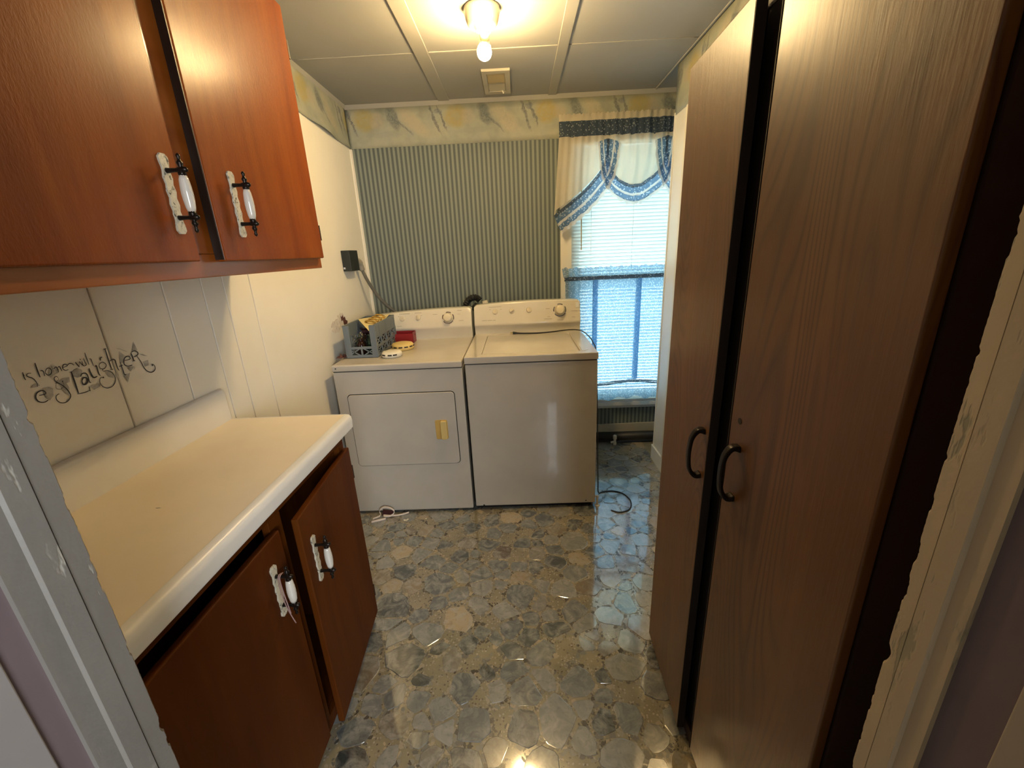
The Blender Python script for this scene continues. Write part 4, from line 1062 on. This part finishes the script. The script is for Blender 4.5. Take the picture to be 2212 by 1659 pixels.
bulb((SX-.003, SY+.036, SZ-.003), (-.10, 1, -.12), .030)
vent = thing('ceiling_vent', (.972, 2.725, H), 'small beige rectangular exhaust grille in the ceiling behind the lamp', 'vent')
VZ = H-.0005
vf = MB(); 
a4 = [(.896,2.560),(1.048,2.560),(1.048,2.895),(.896,2.895)]; b4 = [(.922,2.600),(1.020,2.600),(1.020,2.855),(.922,2.855)]
vs = [(x,y,VZ) for x,y in a4] + [(x,y,VZ-.012) for x,y in a4] + [(x,y,VZ-.012) for x,y in b4] + [(x,y,VZ-.002) for x,y in b4]
fs = [(i, 4+i, 4+(i+1) % 4, (i+1) % 4) for i in range(4)] + [(4+i, 8+i, 8+(i+1) % 4, 4+(i+1) % 4) for i in range(4)] + [(8+i, 12+i, 12+(i+1) % 4, 8+(i+1) % 4) for i in range(4)] + [(12,13,14,15)]
obj('frame', vf.add(vs, fs), M['base'], vent, bevel=.002)
obj('louver', MB().add([(.924,2.612,VZ-.003),(1.018,2.612,VZ-.003),(1.018,2.725,VZ-.010),(.924,2.725,VZ-.010)], [(0,1,2,3)]), M['socket'], vent, solid=.0015)
obj('louver', MB().add([(.924,2.735,VZ-.003),(1.018,2.735,VZ-.003),(1.018,2.845,VZ-.010),(.924,2.845,VZ-.010)], [(0,1,2,3)]), M['base'], vent, solid=.0015)
obj('latch', MB().tube([(1.000,2.84,VZ-.010), (1.006,2.85,VZ-.022)], .005, 8), M['wplastic'], vent)

# ------------------------------------------------------------------ lettering decal on the panelling (traced in the plane of the wall)
LETTERS = [(0.0018,[(0.826,1.236),(0.825,1.226),(0.826,1.219)]),
(0.0008,[(0.826,1.232),(0.827,1.228)]),
(0.0016,[(0.84,1.23),(0.835,1.231),(0.831,1.229),(0.832,1.225),(0.839,1.219),(0.842,1.212),(0.843,1.205),(0.841,1.199)]),
(0.0024,[(0.854,1.249),(0.853,1.233),(0.853,1.217)]),
(0.0018,[(0.858,1.23),(0.861,1.23),(0.863,1.226),(0.862,1.217)]),
(0.0018,[(0.866,1.225),(0.871,1.231),(0.877,1.231),(0.879,1.224),(0.875,1.218),(0.869,1.217),(0.866,1.222),(0.866,1.225)]),
(0.0008,[(0.882,1.236),(0.882,1.228),(0.882,1.22)]),
(0.0018,[(0.884,1.227),(0.89,1.23),(0.892,1.224),(0.891,1.217)]),
(0.0018,[(0.893,1.228),(0.897,1.229),(0.898,1.224),(0.899,1.218)]),
(0.0018,[(0.903,1.225),(0.913,1.226),(0.912,1.23),(0.907,1.231),(0.903,1.226),(0.903,1.221),(0.907,1.217),(0.913,1.218)]),
(0.0018,[(0.913,1.227),(0.919,1.23),(0.924,1.229),(0.928,1.224)]),
(0.0025,[(0.933,1.23),(0.935,1.224),(0.938,1.217)]),
(0.0008,[(0.938,1.218),(0.942,1.229)]),
(0.0016,[(0.942,1.229),(0.944,1.224),(0.946,1.219)]),
(0.0011,[(0.946,1.219),(0.948,1.228)]),
(0.0018,[(0.948,1.228),(0.947,1.219),(0.95,1.216)]),
(0.0018,[(0.945,1.234),(0.947,1.233)]),
(0.0016,[(0.954,1.234),(0.954,1.226),(0.955,1.218),(0.95,1.216)]),
(0.0018,[(0.961,1.246),(0.961,1.231),(0.961,1.216)]),
(0.0016,[(0.967,1.229),(0.97,1.227),(0.97,1.211)]),
(0.0025,[(0.838,1.18),(0.851,1.18),(0.85,1.186),(0.845,1.189),(0.836,1.187),(0.831,1.18),(0.831,1.172),(0.835,1.166),(0.843,1.163),(0.851,1.165)]),
(0.0018,[(0.886,1.207),(0.883,1.21),(0.878,1.207),(0.878,1.201),(0.882,1.195),(0.89,1.185),(0.896,1.172),(0.897,1.159),(0.89,1.151),(0.881,1.148),(0.872,1.151),(0.867,1.159),(0.868,1.167),(0.874,1.171),(0.876,1.17)]),
(0.0008,[(0.886,1.207),(0.886,1.202),(0.881,1.199),(0.876,1.191),(0.875,1.184),(0.881,1.18),(0.888,1.182),(0.892,1.187),(0.892,1.195)]),
(0.0025,[(0.891,1.196),(0.893,1.195)]),
(0.0008,[(0.912,1.211),(0.921,1.211)]),
(0.0033,[(0.917,1.211),(0.916,1.185),(0.915,1.159)]),
(0.0018,[(0.912,1.158),(0.929,1.156),(0.942,1.157)]),
(0.0018,[(0.942,1.155),(0.943,1.166)]),
(0.0033,[(0.932,1.184),(0.938,1.19),(0.945,1.187),(0.944,1.179),(0.938,1.174),(0.932,1.176),(0.932,1.184)]),
(0.0025,[(0.933,1.195),(0.938,1.2),(0.946,1.199),(0.949,1.192),(0.948,1.177),(0.951,1.174)]),
(0.0033,[(0.958,1.208),(0.958,1.195),(0.961,1.184),(0.97,1.184)]),
(0.0025,[(0.974,1.208),(0.977,1.209),(0.976,1.19),(0.978,1.183)]),
(0.0018,[(0.983,1.208),(0.989,1.213),(0.996,1.213),(1.001,1.206),(0.998,1.2),(0.991,1.197),(0.984,1.201),(0.983,1.208)]),
(0.0025,[(0.991,1.219),(0.993,1.225),(0.998,1.226)]),
(0.0018,[(0.989,1.197),(0.989,1.192),(1.0,1.19),(1.009,1.182),(1.012,1.168),(1.008,1.157),(0.997,1.149),(0.984,1.149),(0.975,1.156),(0.971,1.167),(0.976,1.178),(0.983,1.177)]),
(0.0033,[(0.982,1.177),(0.985,1.177)]),
(0.0025,[(1.012,1.244),(1.011,1.218),(1.011,1.192)]),
(0.0016,[(1.008,1.243),(1.015,1.244)]),
(0.0018,[(1.007,1.191),(1.015,1.19)]),
(0.0025,[(1.013,1.211),(1.02,1.214),(1.027,1.211),(1.027,1.201),(1.027,1.189),(1.029,1.182)]),
(0.0025,[(1.039,1.203),(1.039,1.181),(1.039,1.168),(1.044,1.168)]),
(0.0018,[(1.032,1.192),(1.043,1.193)]),
(0.0025,[(1.052,1.203),(1.068,1.203),(1.069,1.209),(1.063,1.212),(1.054,1.209),(1.049,1.201),(1.048,1.193),(1.055,1.187),(1.065,1.186),(1.069,1.187)]),
(0.0033,[(1.076,1.218),(1.077,1.207),(1.077,1.195)]),
(0.0016,[(1.073,1.196),(1.081,1.195)]),
(0.0025,[(1.077,1.219),(1.088,1.221),(1.096,1.215),(1.094,1.209),(1.085,1.206),(1.08,1.206)]),
(0.0025,[(1.09,1.206),(1.096,1.19),(1.1,1.171),(1.106,1.159),(1.117,1.152),(1.129,1.154),(1.134,1.161),(1.132,1.17),(1.127,1.171)]),
(0.0058,[(1.126,1.171),(1.13,1.17)])]
LEAVES = [[(0.85,1.193),(0.861,1.193),(0.869,1.186),(0.864,1.17),(0.854,1.163),(0.848,1.172)],
[(0.828,1.2),(0.835,1.205),(0.845,1.206),(0.847,1.2),(0.838,1.199)],
[(0.879,1.234),(0.887,1.235),(0.893,1.23),(0.89,1.216),(0.881,1.214),(0.873,1.211),(0.87,1.217)],
[(0.923,1.213),(0.933,1.215),(0.942,1.208),(0.936,1.194),(0.926,1.194),(0.918,1.199)],
[(0.889,1.197),(0.898,1.195),(0.901,1.177),(0.895,1.161),(0.888,1.169),(0.885,1.182)],
[(0.876,1.196),(0.894,1.202),(0.909,1.2),(0.907,1.19),(0.894,1.188)],
[(1.039,1.24),(1.052,1.235),(1.07,1.222),(1.057,1.229)],
[(1.094,1.245),(1.096,1.234),(1.098,1.22),(1.08,1.221)],
[(1.046,1.23),(1.057,1.216),(1.049,1.198),(1.039,1.2),(1.041,1.213)],
[(1.097,1.211),(1.109,1.207),(1.122,1.198),(1.11,1.202)],
[(1.103,1.186),(1.12,1.187),(1.117,1.173),(1.103,1.172)],
[(0.993,1.19),(1.011,1.183),(1.008,1.168),(0.997,1.175)],
[(1.02,1.184),(1.024,1.172),(1.018,1.16),(1.015,1.173)],
[(1.053,1.185),(1.074,1.181),(1.059,1.171),(1.054,1.18)],
[(1.035,1.166),(1.056,1.168),(1.042,1.146)],
[(0.947,1.167),(0.97,1.166),(0.969,1.159),(0.952,1.155)]]

dec = thing('wall_lettering', (.002, .98, 1.15), 'black swirly vinyl lettering about home and laughter on the left wall panelling', 'decal')
for k, poly in enumerate(LEAVES):
    P = [(p[0], p[1]) for p in poly]; cyy = sum(p[0] for p in P)/len(P); czz = sum(p[1] for p in P)/len(P)
    obj('printed_leaf', MB().add([(.0010+.00002*k, y, z) for y, z in P], [tuple(range(len(P)))]), M['leaf'], dec)
for w, pts in LETTERS:
    P = smoothpts([(0, a, b_) for a, b_ in pts], 5) if len(pts) > 2 else [Vector((0, a, b_)) for a, b_ in pts]
    vs = []; n = len(P)
    for i, p in enumerate(P):
        t = (P[min(i+1, n-1)] - P[max(i-1, 0)]).normalized(); nr = Vector((0, -t.z, t.y)); ww = w*.58*(.55+.45*math.sin(PI*min(1, max(0, (i+.6)/(n+.2)))))
        for s in (1, -1): q = p + nr*ww*s; vs.append((.0016, q.y, q.z))
    obj('stroke', MB().add(vs, [(2*i, 2*i+1, 2*i+3, 2*i+2) for i in range(n-1)]), M['letter'], dec)

# ------------------------------------------------------------------ floor litter and the pipe along the back wall
rbn = thing('crumpled_ribbon', (.25, 2.06, 0), 'crumpled white ribbon with maroon tape in front of the dryer', 'ribbon')
def ribbon(name, pts, w, mt):
    P = smoothpts(pts, 5); vs = []; n = len(P)
    for i, p in enumerate(P): vs += [p + Vector((0, -w*.3, -w/2)) + Vector((0,0,w/2)), p + Vector((0, w*.3, w/2)) + Vector((0,0,w/2))]
    obj(name, MB().add(vs, [(2*i, 2*i+1, 2*i+3, 2*i+2) for i in range(n-1)]), M[mt], rbn, solid=.001, smooth=True)
ribbon('strand', [(.165,2.02,.002), (.20,2.05,.004), (.195,2.06,.03), (.22,2.065,.048), (.26,2.06,.045), (.285,2.05,.028), (.265,2.04,.008), (.22,2.04,.004)], .010, 'scrap')
ribbon('strand', [(.22,2.045,.010), (.26,2.045,.006), (.30,2.05,.004), (.335,2.062,.003), (.36,2.075,.004)], .008, 'scrap')
ribbon('strand', [(.165,1.995,.002), (.20,2.005,.003), (.24,2.02,.003)], .010, 'scrap')
obj('tape', MB().add([(.205,2.06,.002),(.27,2.055,.004),(.275,2.062,.030),(.215,2.068,.036)], [(0,1,2,3)]), M['maroon'], rbn, solid=.001)
tag(obj('paint_chip', MB().prism([(.343,2.012),(.352,2.002),(.366,2.006),(.374,2.018),(.366,2.022),(.358,2.013),(.348,2.018)], 'z', .0012, .0025), M['wplastic']), 'small kidney-shaped white chip on the floor before the dryer', 'scrap')
tag(obj('paint_crumb', MB().prism([(.468,2.015),(.474,2.012),(.477,2.018),(.471,2.021)], 'z', .0012, .003), M['wplastic']), 'tiny white crumb on the floor right of the white chip', 'scrap')
tag(obj('drain_pipe', MB().tube([(1.46,2.925,.042), (2.6,2.925,.042)], .040, 18), M['pipe'], None, smooth=True), 'black pipe lying on the floor along the back wall under the window', 'pipe')
pf = thing('pipe_valve', (1.735, 2.875, 0), 'small white plastic valve standing beside the black floor pipe', 'valve')
obj('stem', MB().lathe([(.012, .0015), (.013, .02), (.010, .022), (.010, .05), (.014, .052), (.014, .078), (.010, .082)], (1.735, 2.868, 0), k=12), M['wplastic'], pf, smooth=True)
obj('spout', MB().tube([(1.735,2.868,.03), (1.705,2.866,.024)], .008, 8), M['wplastic'], pf)
